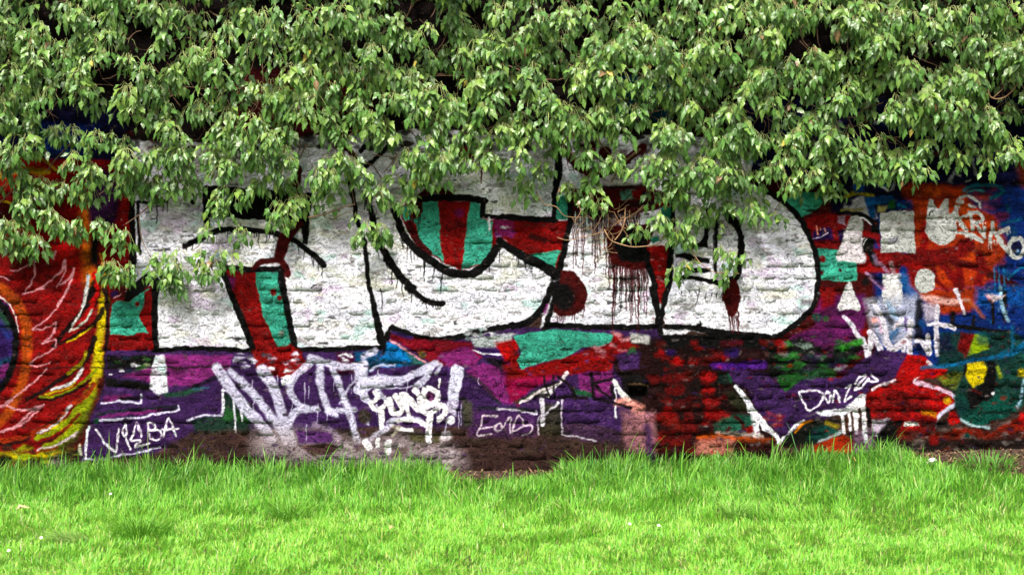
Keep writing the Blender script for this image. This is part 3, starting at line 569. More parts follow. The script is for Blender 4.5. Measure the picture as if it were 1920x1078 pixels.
# right foot of the wall
pg('', '1745 812 1800 800 1860 808 1930 770 2220 760 2220 850 1745 850', (150, 40, 18), 5, .95, .1); pg('B', '500 720 880 720 880 860 500 860', (120, 26, 18), 8, .9); pg('B', '400 860 2000 820 2400 800 2400 1400 300 1400', (46, 32, 28), 12); flecks(1690, 1920, 800, 850, 50, [(90, 80, 74), 'db', (110, 40, 24), (60, 40, 34), (140, 130, 120)], 4, 10, 4, .7, .25); bl(1815, 817, 5, 'gt', 3); bl(1722, 832, 12, (130, 120, 112), 8, .7, .3); bl(1752, 826, 8, 'r', 5, .8); pg('B', '1870 560 2100 500 2100 700 1850 700', 'rr', 6); flecks(1880, 1920, 790, 830, 12, [(150, 140, 136), 'db'], 4, 8, 3, .7, .3)
# DONZZ tag
for s_ in ('255 770 230 790 270 860 310 915 380 880 420 800 360 760 250 770', '450 770 430 810 455 855 470 800 450 770', '490 850 490 770 520 790 535 840', '580 740 620 730 580 800 570 840 620 810', '650 720 690 670 740 660 680 720 650 760 700 740 760 680', '780 650 820 690 750 700'):
    st('c3', s_, 4, (226, 222, 236), 1.3)
st('', '-60 689 60 690 180 688 300 690 420 687 540 692', 2.2, 'db', 2, .85, .15)
# ---- centre bottom: teal wedge, red, magenta, NEF, SUNG!, EGAS, UNTK
pg('', '470 655 560 655 580 690 540 712 480 690', 'r', 5); pg('N', '460 0 900 0 1010 60 960 260 830 310 740 270 600 160 480 120', 'r', 5, 1, .05); flecks(455, 560, 660, 700, 24, ['w', 'k', 'pw', (90, 90, 100)], 3, 8, 3, .85, .2); pg('N', '760 340 900 300 880 420 780 440', 'w', 3, .95, .2)
pg('c1', '600 480 720 480 740 640 600 640', (90, 20, 60), 5); flecks(635, 660, 662, 678, 10, ['w'], 3, 6, 2, .9, .2); pg('c1', '740 480 940 480 900 600 820 640 740 540', (22, 90, 140), 5); pg('c1', '975 400 1060 420 1180 500 1260 570 1000 590 850 600 960 500', (28, 120, 190), 4); st('c1', '830 610 920 560 1100 560 1240 580', 7, 'dg', 5, .8, .1); pg('c1', '1110 470 1290 570 1180 570', (70, 120, 90), 5, .8)
pg('c1', '1000 340 1300 390 1600 400 1700 500 1640 580 1440 580 1300 560 1200 480 1000 380', (140, 16, 40), 5); pg('c1', '1380 480 1580 430 1680 520 1640 590 1480 580 1350 530', 'm', 6, .9); st('c1', '1000 390 1130 470 1270 560', 4, 'pk', 2); bl(792, 664, 7, 'ol', 6, .9); st('c1', '1020 330 1160 370', 6, (60, 40, 110), 5); pg('c1', '1600 370 1916 340 1916 420 1640 440', (180, 190, 190), 6, .85, .2); flecks(870, 960, 615, 640, 16, ['w', (150, 170, 170)], 4, 8, 3, .8, .25)
pg('c1', '1570 620 1700 560 1916 600 1916 860 1830 850', 'm', 4); pg('c1', '1600 430 1830 460 1830 510 1700 520', (50, 24, 90), 4, .9); st('c1', '1620 460 1720 490 1830 490', 3, 'w', 1.5, .9, .1); pg('c1', '1700 520 1840 520 1900 600 1830 620', 'db', 5, .9, .1); pg('c1', '1780 400 1960 380 1960 560 1860 540', 'rr', 6); pg('c1', '1850 560 1960 580 1960 880 1880 760', 'r', 10, .9)
pg('c2', '-20 380 60 520 40 600 120 590 700 420 760 330 950 430 900 480 780 500 740 640 480 640 300 660 0 840 -20 840', 'r', 5); pg('c2', '-20 680 200 660 380 640 140 760 30 830 -20 850', (170, 30, 90), 10, .8); flecks(1080, 1180, 620, 680, 50, ['rr', 'r', 'pk', 'dr'], 3, 9, 3, .7, .3); pg('c2', '880 330 1030 350 1030 410 900 400', (190, 190, 190), 4, .9, .3); pg('c2', '1130 310 1330 315 1300 340 1130 340', 'w', 3, .9, .35)
pg('c2', '10 360 130 330 300 305 700 330 760 350 750 400 680 430 520 450 380 520 200 560 70 605 30 540 70 480', 't', 1.8); st('c2', '360 450 440 450', 5, 'db', 2, .8, .3); st('c2', '20 480 90 450', 6, (40, 30, 40), 4, .7, .35)
pg('c2', '780 500 900 450 960 470 950 600 820 620', 'p', 5, .95, .1); pg('c2', '880 450 920 430 940 480 860 500', 'g', 4, .7, .2); pg('c2', '830 620 1000 640 1040 720 960 860 860 830 820 720', 'db', 7); pg('c2', '880 710 990 710 1020 740 1020 810 880 820', (18, 16, 14), 3); st('c2', '880 720 950 712 1010 735', 4, (120, 92, 66), 2, .9, .15)
pg('c2', '500 640 580 620 760 620 740 800 620 820 500 760', 'm', 4); pg('c2', '320 700 480 640 500 800 340 820', 'p', 5); st('c2', '470 770 580 800', 10, (30, 110, 60), 5, .9); pg('c2', '0 850 120 800 250 740 260 780 60 850', (70, 90, 40), 5, .9)
pg('E', '560 380 700 330 960 370 1080 340 1400 340 1640 420 1720 520 1700 700 1440 640 1180 620 1060 600 560 560', 'p', 5); pg('E', '0 170 180 240 340 400 360 440 240 440 0 430', 'p', 4); st('E', '20 90 180 200 330 380', 5, 'dg', 4, .8); st('E', '100 450 340 440 640 460 740 490', 6, 'dg', 5, .8); pg('E', '0 470 300 490 740 540 740 760 0 760', (92, 52, 110), 14, .9)
pg('E', '790 400 1000 380 1040 480 1040 740 790 740', (64, 62, 44), 8, .9, .1); pg('E', '1060 620 1440 640 1700 720 1660 830 1060 760', (86, 56, 96), 14, .85)
st('E', '555 380 700 320 830 240 1020 150 1090 40', (4, 8), (226, 214, 220), 2, .95); pg('E', '780 300 1030 170 880 330 800 320', (222, 218, 222), 2.5, .95, .06); st('E', '800 320 820 500 825 640', (9, 7), (214, 210, 222), 1.8, .95, .06); st('E', '840 520 920 440 1000 380', 4, (200, 196, 210), 1.8); st('E', '1042 350 1042 600 1050 740 1200 760 1420 810', (4, 2.5), (200, 190, 206), 1.8, .9, .1); st('E', '790 510 770 600 775 750', 3, (190, 180, 196), 1.8, .85, .1); st('E', '300 440 500 460 720 505', 4, (206, 196, 216), 1.6, .95, .06); st('E', '735 465 740 500', 5, 'pw')
st('E', '1620 120 1700 260 1780 350', (6, 14), (226, 230, 228), 2); st('E', '1640 170 1635 480 1635 540', (3, 6), 'w', 1.6, .95, .06); pg('E', '1640 340 1780 330 1960 420 1960 600 1840 520 1800 430 1610 430', (222, 150, 136), 6, .85, .2); pg('', '1165 770 1225 770 1230 850 1170 840', (176, 120, 130), 12, .75, .3); st('', '1212 800 1222 860', 14, 'p', 10, .8)
for s_, w_ in (('830 80 850 200 900 320', 4), ('930 80 960 330', 5), ('800 230 1000 150', 5), ('740 320 860 300', 7), ('990 90 1130 200 1190 330', 6), ('960 340 1100 320 1300 340', 6), ('1370 60 1390 340', 7), ('1390 170 1600 110', 6), ('1400 180 1590 350', 6), ('1600 190 1620 330', 7), ('1400 350 1600 390 1820 450', 6)):
    st('E', s_, w_, (24, 10, 16), 2, .95)
for s_ in ('310 535 140 540 120 640 95 760 230 735', '110 680 250 660 330 610 270 690 360 690 340 620', '360 690 450 540 460 720', '480 720 540 520 610 630', '500 710 640 640 700 660 680 740 610 750'):
    st('E', s_, 3.4, (206, 190, 204), 1.4, .92, .08)
# NEF: fat faded letters
nf = (208, 206, 232)
for s_, w_ in (('40 240 160 420 330 640 520 860 640 1040', (26, 24)), ('200 280 420 500 640 780 800 1050', (16, 20)), ('560 260 680 480 760 780 800 920', (30, 16)), ('880 1060 840 900 930 720 1170 690', (20, 14)), ('1080 190 930 320 860 480 920 620 1040 690', (16, 15)), ('1100 130 1240 180 1500 230 1680 200', (18, 16)),
               ('1180 220 1210 480 1300 700 1380 760', (16, 14)), ('1330 260 1440 480 1540 780 1620 1060', (14, 17)), ('1280 720 1440 710 1590 710', 11), ('1430 640 1500 500 1600 360', 3), ('1620 250 1640 420 1720 560', (18, 12)), ('1680 120 1800 60', (14, 18)), ('1700 200 1650 340 1780 400 1900 420', (14, 16))):
    st('N', s_, (w_[0] * .8, w_[1] * .8) if isinstance(w_, tuple) else w_ * .85, nf, 4.0, .84, .14)
for s_, w_ in (('240 50 230 220 260 380', (14, 20)), ('200 300 400 190 640 200 850 120 1060 10', (24, 15)), ('380 200 430 330 520 440', 12), ('210 260 250 380 320 430', 14), ('1000 60 940 180 850 270', (16, 14)), ('1120 20 1060 120', 7), ('240 560 300 680', 4), ('520 660 680 630 820 630 900 660', (12, 11)), ('540 700 420 780 280 880', (12, 14)), ('300 100 420 40 600 20', 4), ('480 270 640 280 830 270', 3)):
    st('U', s_, (w_[0] * .85, w_[1] * .85) if isinstance(w_, tuple) else w_ * .85, nf, 3, .86, .12)
pg('U', '1240 40 1280 20 1390 60 1370 200 1300 430 1190 420 1210 240', (216, 216, 240), 2.5, .95, .05); pg('U', '1180 430 1300 430 1270 600 1180 560', (206, 200, 226), 4, .85, .2); bl(844, 788, 8, 'w', 2); bl(836, 816, 10, (206, 200, 206), 4, .85, .2); st('N', '1150 880 1320 930 1450 1060', 12, (170, 150, 176), 6, .7, .2)
# pale smears at the foot
pg('', '480 800 560 808 640 820 760 812 850 840 860 880 700 880 540 860 480 850', (172, 158, 164), 34, .75, .25, True); pg('d1', '320 100 560 80 620 130 560 180 430 180', (88, 56, 50), 5, .9); pg('d1', '300 0 560 0 600 80 320 90', (96, 46, 120), 5, .9); flecks(640, 850, 820, 880, 50, [(196, 184, 190), (110, 84, 80), (150, 136, 140)], 5, 14, 5, .7, .3)
pg('U', '740 790 940 800 930 900 760 880', (84, 82, 40), 7, .9, .1); pg('U', '1030 800 1110 800 1110 900 1030 910', (84, 82, 40), 7, .9, .1); pg('U', '1340 400 1460 440 1460 700 1350 720', (90, 92, 60), 8, .8, .15); st('U', '620 700 760 660 900 700 930 760', 9, (96, 50, 120), 6, .7); bl(682, 780, 12, (70, 60, 40), 6, .9); pg('U', '170 720 390 720 300 840 200 830', (84, 60, 54), 5, .9)
# SUNG!
for s_, w_ in (('380 320 400 380 330 440 360 500 440 510 520 420', 10), ('440 520 435 720', (13, 8)), ('540 400 560 540 640 560 670 500 610 370', 11), ('690 360 730 480 745 580', (13, 8)), ('720 360 820 480 900 540', 11), ('830 320 870 390 900 540', 11), ('960 280 920 360 960 440 1060 430 1080 330 1000 290 930 300', 10), ('940 560 1010 560 1130 480 1160 560 1090 640', 10), ('900 680 960 690', 10), ('985 600 980 880', (13, 11)), ('620 650 760 630 900 670', (9, 8)), ('1100 180 1100 260', 4), ('270 890 310 940', 11), ('400 860 400 920', 9), ('520 890 520 980', 12), ('620 740 780 750', 7), ('960 420 1100 470', 12), ('900 500 1000 470', 12), ('460 700 450 720', 4)):
    st('U', s_, w_, (238, 236, 242), 1.7, .97, .03)
bl(806, 742, 8, (120, 60, 110), 2.5); st('U', '365 440 365 460', 1.5, 'db', 1); st('U', '380 430 380 460', 1.5, 'db', 1); st('U', '560 720 640 720 560 820', 5, (190, 184, 160), 4, .7, .2)
# chips, scuffs and overspray over the lower and right-hand layers
flecks(200, 1240, 660, 860, 420, ['p', 'dp', 'db', (110, 70, 130), (60, 40, 70), (130, 110, 130)], 1.5, 5, 1.5, .75, .2, 2.2)
flecks(1240, 1920, 630, 850, 520, ['db', 'dr', (150, 30, 20), 'dg', (60, 40, 90), (120, 110, 110), 'k'], 1.5, 6, 1.5, .75, .2, 2.0)
flecks(1440, 1920, 320, 640, 300, ['db', (150, 50, 20), 'nb', (150, 150, 160), 'dr'], 1.2, 4, 1.5, .6, .2, 1.6)
flecks(0, 200, 460, 860, 180, ['db', 'dr', (200, 60, 20), (60, 10, 10)], 1.5, 4, 1.5, .55, .2, 2.4)
flecks(250, 1530, 300, 640, 160, ['db', (90, 84, 80), (120, 116, 100)], 1.2, 3.2, 1.2, .7, .2, 2.6)
for _i in range(26):
    _x, _y = random.uniform(420, 900), random.uniform(690, 800)
    st('', [[_x, _y], [_x + random.uniform(-1, 1), _y + random.uniform(12, 46)]], (2.2, 1.1), 'pw', 1.1, .6, .1)
_fade = vnoise((CH, CW), 15, 33, 5, .62, 2.0)
_fade = (_fade - _fade.mean()) / _fade.std()
_dark = np.clip(1 - canvas.min(-1) / .5, 0, 1)
canvas *= np.clip(1 + .17 * _fade * _dark, .5, 1.5)[..., None]
# overall wear: fine speckle of the paint film
canvas *= (0.90 + 0.2 * FN[..., None])
_l = canvas.mean(-1, keepdims=True)
canvas = np.clip(_l + (canvas - _l) * 1.12, 0, 1)
canvas = np.where(_l < .5, canvas * (0.42 + 1.16 * np.clip(_l, 0, .5)), canvas) * (0.77 + .09 * np.clip((canvas.min(-1, keepdims=True) - .5) / .2, 0, 1))
bare = np.clip((vnoise((CH, CW), 5, 31, 3, .6, 1.6) - .74) / .05, 0, 1)[..., None] * .6
canvas = canvas * (1 - bare) + col((70, 56, 50)) * bare

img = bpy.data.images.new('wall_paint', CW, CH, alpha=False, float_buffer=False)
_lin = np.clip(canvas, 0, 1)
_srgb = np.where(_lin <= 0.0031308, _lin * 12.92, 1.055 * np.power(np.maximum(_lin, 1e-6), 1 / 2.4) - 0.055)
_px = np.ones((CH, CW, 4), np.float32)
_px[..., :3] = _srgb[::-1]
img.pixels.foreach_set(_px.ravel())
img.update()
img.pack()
# ------------------------------------------------------------------ materials
def paint_material():
    m, nt, out = new_mat('painted_brick')
    L = nt.links.new
    geo = N(nt, 'ShaderNodeNewGeometry')
    sep = N(nt, 'ShaderNodeSeparateXYZ')
    L(geo.outputs['Position'], sep.inputs[0])
    u = N(nt, 'ShaderNodeMath', operation='MULTIPLY_ADD')
    u.inputs[1].default_value = PPM / CW
    u.inputs[2].default_value = (960 - X0) / CW
    L(sep.outputs[0], u.inputs[0])
    v = N(nt, 'ShaderNodeMath', operation='MULTIPLY_ADD')
    v.inputs[1].default_value = PPM / CH
    v.inputs[2].default_value = (Y1 - ZB) / CH
    L(sep.outputs[2], v.inputs[0])
    cmb = N(nt, 'ShaderNodeCombineXYZ')
    L(u.outputs[0], cmb.inputs[0]); L(v.outputs[0], cmb.inputs[1])
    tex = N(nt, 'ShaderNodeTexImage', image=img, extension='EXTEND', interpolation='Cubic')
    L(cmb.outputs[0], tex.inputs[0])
    # relief of the weathered brick face under the paint
    mp = N(nt, 'ShaderNodeMapping')
    mp.inputs['Scale'].default_value = (1.0, 1.0, 1.35)
    L(geo.outputs['Position'], mp.inputs[0])
    n1 = N(nt, 'ShaderNodeTexNoise', i_Scale=17.0, i_Detail=5.0, i_Roughness=0.56, i_Distortion=1.1)
    L(mp.outputs[0], n1.inputs['Vector'])
    # flaking layers: the noise in uneven terraces with steep lips
    k5 = N(nt, 'ShaderNodeMath', operation='MULTIPLY'); k5.inputs[1].default_value = 7.0; L(n1.outputs[0], k5.inputs[0])
    fl = N(nt, 'ShaderNodeMath', operation='FLOOR'); L(k5.outputs[0], fl.inputs[0])
    fr = N(nt, 'ShaderNodeMath', operation='FRACT'); L(k5.outputs[0], fr.inputs[0])
    sm = N(nt, 'ShaderNodeMapRange', interpolation_type='SMOOTHSTEP', i_From_Min=0.32, i_From_Max=0.68); L(fr.outputs[0], sm.inputs[0])
    te = N(nt, 'ShaderNodeMath', operation='ADD'); L(fl.outputs[0], te.inputs[0]); L(sm.outputs[0], te.inputs[1])
    n2 = N(nt, 'ShaderNodeTexNoise', i_Scale=90.0, i_Detail=6.0, i_Roughness=0.6)
    L(mp.outputs[0], n2.inputs['Vector'])
    ad = N(nt, 'ShaderNodeMath', operation='MULTIPLY_ADD')
    ad.inputs[1].default_value = 0.5
    L(n2.outputs[0], ad.inputs[0]); L(te.outputs[0], ad.inputs[2])
    bp = N(nt, 'ShaderNodeBump', i_Strength=1.0, i_Distance=0.0165)
    L(ad.outputs[0], bp.inputs['Height'])
    ro = N(nt, 'ShaderNodeMapRange', i_To_Min=0.45, i_To_Max=0.75)
    L(n1.outputs[0], ro.inputs[0])
    bs = N(nt, 'ShaderNodeBsdfPrincipled')
    bs.inputs['Specular IOR Level'].default_value = 0.07
    L(tex.outputs[0], bs.inputs['Base Color']); L(ro.outputs[0], bs.inputs['Roughness']); L(bp.outputs[0], bs.inputs['Normal'])
    L(bs.outputs[0], out.inputs[0])
    return m
def leaf_material(name, rough, spec, trans, vein):
    m, nt, out = new_mat(name)
    L = nt.links.new
    at_ = N(nt, 'ShaderNodeAttribute', attribute_name='tint')
    uv = N(nt, 'ShaderNodeUVMap', uv_map='UVMap')
    sp = N(nt, 'ShaderNodeSeparateXYZ'); L(uv.outputs[0], sp.inputs[0])
    base = at_.outputs['Color']
    if vein:
        ab = N(nt, 'ShaderNodeMath', operation='ABSOLUTE'); L(sp.outputs[0], ab.inputs[0])
        mr = N(nt, 'ShaderNodeMapRange', i_From_Min=0.03, i_From_Max=0.13, i_To_Min=0.5, i_To_Max=0.0); L(ab.outputs[0], mr.inputs[0])
        # side veins run from the midrib towards the margin
        sv = N(nt, 'ShaderNodeMath', operation='MULTIPLY_ADD'); sv.inputs[1].default_value = -0.45
        L(ab.outputs[0], sv.inputs[0]); L(sp.outputs[1], sv.inputs[2])
        wv = N(nt, 'ShaderNodeMath', operation='MULTIPLY'); wv.inputs[1].default_value = 34.0; L(sv.outputs[0], wv.inputs[0])
        sn = N(nt, 'ShaderNodeMath', operation='SINE'); L(wv.outputs[0], sn.inputs[0])
        sm = N(nt, 'ShaderNodeMapRange', i_From_Min=0.8, i_From_Max=1.0, i_To_Min=0.0, i_To_Max=0.22); L(sn.outputs[0], sm.inputs[0])
        mx0 = N(nt, 'ShaderNodeMath', operation='MAXIMUM'); L(mr.outputs[0], mx0.inputs[0]); L(sm.outputs[0], mx0.inputs[1])
        mx = N(nt, 'ShaderNodeMix', data_type='RGBA'); mx.inputs[7].default_value = (0.33, 0.42, 0.2, 1)
        L(mx0.outputs[0], mx.inputs[0]); L(base, mx.inputs[6])
        base = mx.outputs[2]
    bs = N(nt, 'ShaderNodeBsdfPrincipled', i_Roughness=rough)
    bs.inputs['Specular IOR Level'].default_value = spec
    L(base, bs.inputs['Base Color'])
    tr = N(nt, 'ShaderNodeBsdfTranslucent'); L(base, tr.inputs[0])
    ms = N(nt, 'ShaderNodeMixShader'); ms.inputs[0].default_value = trans
    L(bs.outputs[0], ms.inputs[1]); L(tr.outputs[0], ms.inputs[2]); L(ms.outputs[0], out.inputs[0])
    return m
def plain_material(name, c1, c2, scale, rough=0.8, bump=0.0):
    m, nt, out = new_mat(name)
    L = nt.links.new
    geo = N(nt, 'ShaderNodeNewGeometry')
    n1 = N(nt, 'ShaderNodeTexNoise', i_Scale=scale, i_Detail=8.0, i_Roughness=0.65); L(geo.outputs['Position'], n1.inputs['Vector'])
    mr = N(nt, 'ShaderNodeMapRange', i_From_Min=0.3, i_From_Max=0.7); L(n1.outputs[0], mr.inputs[0])
    mx = N(nt, 'ShaderNodeMix', data_type='RGBA'); mx.inputs[6].default_value = (*c1, 1); mx.inputs[7].default_value = (*c2, 1); L(mr.outputs[0], mx.inputs[0])
    bs = N(nt, 'ShaderNodeBsdfPrincipled', i_Roughness=rough); L(mx.outputs[2], bs.inputs['Base Color'])
    bs.inputs['Specular IOR Level'].default_value = 0.3
    if bump:
        bp = N(nt, 'ShaderNodeBump', i_Strength=1.0, i_Distance=bump); L(n1.outputs[0], bp.inputs['Height']); L(bp.outputs[0], bs.inputs['Normal'])
    L(bs.outputs[0], out.inputs[0])
    return m
def tint_material(name, rough=0.8):
    m, nt, out = new_mat(name)
    at_ = N(nt, 'ShaderNodeAttribute', attribute_name='tint')
    bs = N(nt, 'ShaderNodeBsdfPrincipled', i_Roughness=rough)
    bs.inputs['Specular IOR Level'].default_value = 0.2
    nt.links.new(at_.outputs['Color'], bs.inputs['Base Color']); nt.links.new(bs.outputs[0], out.inputs[0])
    return m
M_PAINT = paint_material()
M_LEAF = leaf_material('ivy_leaf', 0.36, 0.5, 0.16, True)
M_GRASS = leaf_material('grass_blade', 0.45, 0.4, 0.36, False)
M_BARK = plain_material('ivy_bark', (0.10, 0.055, 0.035), (0.22, 0.13, 0.08), 60, 0.85, 0.004)
M_DRY = plain_material('dry_twig', (0.22, 0.12, 0.06), (0.38, 0.24, 0.13), 70, 0.8)
M_SOIL = plain_material('bare_soil', (0.035, 0.02, 0.014), (0.11, 0.065, 0.045), 26, 0.95, 0.03)
M_TURF = plain_material('turf_soil', (0.045, 0.05, 0.015), (0.10, 0.14, 0.03), 14, 0.95, 0.02)
M_LITTER = tint_material('litter', 0.8)
M_PAPER = plain_material('paper', (0.78, 0.78, 0.78), (0.84, 0.84, 0.83), 30, 0.8)

# ------------------------------------------------------------------ ground: one sheet, the bed along the wall, soil
_fx = np.array([-900, -300, 0, 60, 150, 400, 700, 840, 960, 1050, 1150, 1300, 1450, 1700, 1920, 2220, 2900], float)
_fp = np.array([894, 894, 899, 897, 893, 896, 896, 888, 888, 888, 886, 884, 879, 855, 846, 846, 846], float)
def foot(x): return (ZB - np.interp(x * PPM + 960, _fx, _fp)) / PPM
_gn = vnoise((200, 400), 24, 51, 4, .5)
def gnoise(x, y):
    i = np.clip(((-y) * 20 + 10).astype(int), 0, 199); j = np.clip(((x + 10) * 20).astype(int), 0, 399)
    return _gn[i, j] - .5
def ground_z(x, y):
    x = np.asarray(x, float); y = np.asarray(y, float)
    d = np.maximum(-y, 0)
    t = np.clip(d / 1.15, 0, 1); t = t * t * (3 - 2 * t)
    return foot(x) * (1 - t) + (-0.05) * t + gnoise(x, y) * 0.06 * np.clip(d * 3, 0, 1)
def build_ground():
    xs = np.concatenate([[-400, -120, -40, -15, -8], np.arange(-5, 5.01, 0.05), [8, 15, 40, 120, 400]])
    ys = np.concatenate([[-400, -120, -40, -18, -11], np.arange(-8, -3.5, 0.25), np.arange(-3.5, 0.21, 0.05), [1, 8, 40, 120, 400]])
    gx, gy = np.meshgrid(xs, ys)
    V = np.stack([gx, gy, ground_z(gx, gy)], -1).reshape(-1, 3)
    o = link('lawn_ground', mesh_np('lawn_ground', V, grid_tris(len(xs), len(ys)), M_TURF, smooth=True))
    tag(o, kind='structure')
build_ground()
_bx = np.array([-300, -40, 20, 60, 110, 820, 860, 960, 1020, 1060, 1690, 1740, 1800, 1860, 1930, 2220], float)
_bd = np.array([.05, .06, .09, .07, .03, .04, .22, .24, .18, .04, .10, .26, .38, .44, .5, .5], float)
def bare(x): return np.interp(x * PPM + 960, _bx, _bd)
def build_soil(px0, px1, name, lab):
    n, k = 90, 26
    xs = np.linspace(wx(px0), wx(px1), n)
    t = np.linspace(-0.06, 1, k)
    gx = np.repeat(xs[None], k, 0)
    gy = -t[:, None] * (bare(xs)[None] + 0.10)
    fade = np.minimum(np.clip((1 - t)[:, None] * 6, 0, 1), np.clip(np.minimum(np.arange(n), n - 1 - np.arange(n))[None] / 6, 0, 1))
    z = ground_z(gx, gy) - .01 + fade * (0.018 + 0.02 * vnoise((k, n), 4, 61 + px0, 3))
    V = np.stack([gx, gy, z], -1).reshape(-1, 3)
    o = link(name, mesh_np(name, V, grid_tris(n, k)[:, ::-1], M_SOIL, smooth=True))
    tag(o, kind='structure')
build_soil(800, 1060, 'soil_patch', '')
build_soil(1660, 2220, 'soil_bed', '')

# ------------------------------------------------------------------ the brick wall
WX0, WX1, WZ0, WZ1 = -4.05, 4.05, -0.33, 3.345
wall = empty('brick_wall', (0, 0.16, WZ0))
tag(wall, 'old brick wall covered in graffiti lettering under a curtain of ivy', 'wall')
HOLE = (wx(1180), wx(1214), wz(746), wz(718))
def wall_core():
    xs = np.arange(WX0, WX1 + .001, 0.0125); zs = np.arange(WZ0, WZ1 + .001, 0.0125)
    nx, nz = len(xs), len(zs)
    gx, gz = np.meshgrid(xs, zs)
    n = vnoise((nz, nx), 5, 71, 4, .6, 1.6); n2 = vnoise((nz, nx), 24, 72, 3)
    low = np.clip((wz(630) - gz) / .15, 0, 1) * (1 + 2.2 * ((gx > wx(1190)) & (gx < wx(1450))))
    dep = 0.0000 + 0.0006 * low - (n - .5) * 0.013 - (n2 - .5) * 0.010      # metres behind the brick faces
    hole = (gx > HOLE[0]) & (gx < HOLE[1]) & (gz > HOLE[2]) & (gz < HOLE[3])
    dep = np.where(hole, 0.075 + (n - .5) * .03, np.maximum(dep, -0.006))
    V = np.stack([gx, dep, gz], -1).reshape(-1, 3)
    T = grid_tris(nx, nz)
    # close the body: rim down to the back
    b = len(V)
    rim = np.concatenate([np.arange(nx), np.arange(1, nz) * nx + nx - 1, (nz - 1) * nx + np.arange(nx - 2, -1, -1), np.arange(nz - 2, 0, -1) * nx])
    back = V[rim].copy(); back[:, 1] = 0.33
    m = len(rim); i = np.arange(m); j = (i + 1) % m
    T2 = np.stack([rim[i], b + i, b + j, rim[i], b + j, rim[j]], 1).reshape(-1, 3)
    c = b + m
    V = np.vstack([V, back, [[0, 0.33, (WZ0 + WZ1) / 2]]])
    T3 = np.stack([b + i, np.full(m, c), b + j], 1)
    V = V - np.array([0, 0.16, WZ0])
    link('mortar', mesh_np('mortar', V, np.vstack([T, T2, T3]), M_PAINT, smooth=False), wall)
wall_core()
def brick_mesh(w, h, seed):
    """one worn brick: uneven face, broken edges; front at y = 0"""
    g = np.random.default_rng(seed)
    nx, nz = (6, 3) if w > .15 else (4, 3)
    V, T = [], []
    fx = np.linspace(-w / 2, w / 2, nx); fz = np.linspace(-h / 2, h / 2, nz)
    for a in range(nz):
        for b in range(nx):
            ex, ez = b in (0, nx - 1), a in (0, nz - 1)
            x = fx[b] + g.normal(0, .003 if not ex else .0025); z = fz[a] + g.normal(0, .003 if not ez else .0022)
            y = g.normal(0, .0016) + (.0012 if (ex or ez) else 0) + (.002 if ex and ez else 0) + (.005 if g.random() < .06 else 0)
            V.append((x, y, z))
    T += list(map(tuple, grid_tris(nx, nz)))
    rim = list(range(nx)) + [a * nx + nx - 1 for a in range(1, nz)] + [(nz - 1) * nx + b for b in range(nx - 2, -1, -1)] + [a * nx for a in range(nz - 2, 0, -1)]
    k = len(V)
    for r in rim: V.append((V[r][0], 0.06, V[r][2]))
    m = len(rim)
    for i in range(m):
        j = (i + 1) % m
        T += [(rim[i], k + i, k + j), (rim[i], k + j, rim[j])]
    return np.array(V, np.float32), np.array(T, np.int32)
STRETCH = [brick_mesh(.213, .064, 100 + i) for i in range(10)]
HEADER = [brick_mesh(.101, .064, 200 + i) for i in range(8)]
def build_bricks():
    placed = []
    for i in range(int((WZ1 - WZ0 - 0.02) / .075)):
        z = -0.3 + .075 * i + .0375
        head = i % 4 == 2
        mod = .1125 if head else .225
        off = {0: 0.0, 1: .1125, 2: .028, 3: .056}[i % 4] + random.uniform(-.006, .006)
        if i == 10: off = (wx(1197) - .0) % .1125
        x = math.floor((WX0 + .02) / mod) * mod + off
        while x < WX1 - mod / 2:
            if x > WX0 + mod / 2:
                inhole = HOLE[0] < x < HOLE[1] and HOLE[2] < z < HOLE[3]
                if not inhole:
                    placed.append((x + random.gauss(0, .0015), random.gauss(0, .0015), z + random.gauss(0, .0016), random.gauss(0, .008), head, random.randrange(8 if head else 10)))
            x += mod
    def px(b): return b[0] * PPM + 960, ZB - b[2] * PPM
    vis = [k for k, b in enumerate(placed) if not b[4] and 30 < px(b)[0] < 1890 and 470 < px(b)[1] < 850]
    vis.sort(key=lambda k: abs(px(placed[k])[1] - 690))
    own = set(vis[:300])
    meshes = [mesh_np('brick', v, t, M_PAINT) for v, t in STRETCH]
    SV, ST, n = [], [], 0
    for k, (x, y, z, r, head, q) in enumerate(placed):
        if k in own:
            o = link('brick', meshes[q], wall)
            o.location = (x, y - 0.16, z - WZ0)
            o.rotation_euler = (0, r, 0)
        else:
            v, t = (HEADER if head else STRETCH)[q]
            c, s = math.cos(r), math.sin(r)
            w = np.stack([v[:, 0] * c + v[:, 2] * s + x, v[:, 1] + y - 0.16, -v[:, 0] * s + v[:, 2] * c + z - WZ0], 1)
            SV.append(w); ST.append(t + n); n += len(v)
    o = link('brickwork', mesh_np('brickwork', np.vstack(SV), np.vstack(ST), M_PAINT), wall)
    tag(o, kind='stuff')
build_bricks()

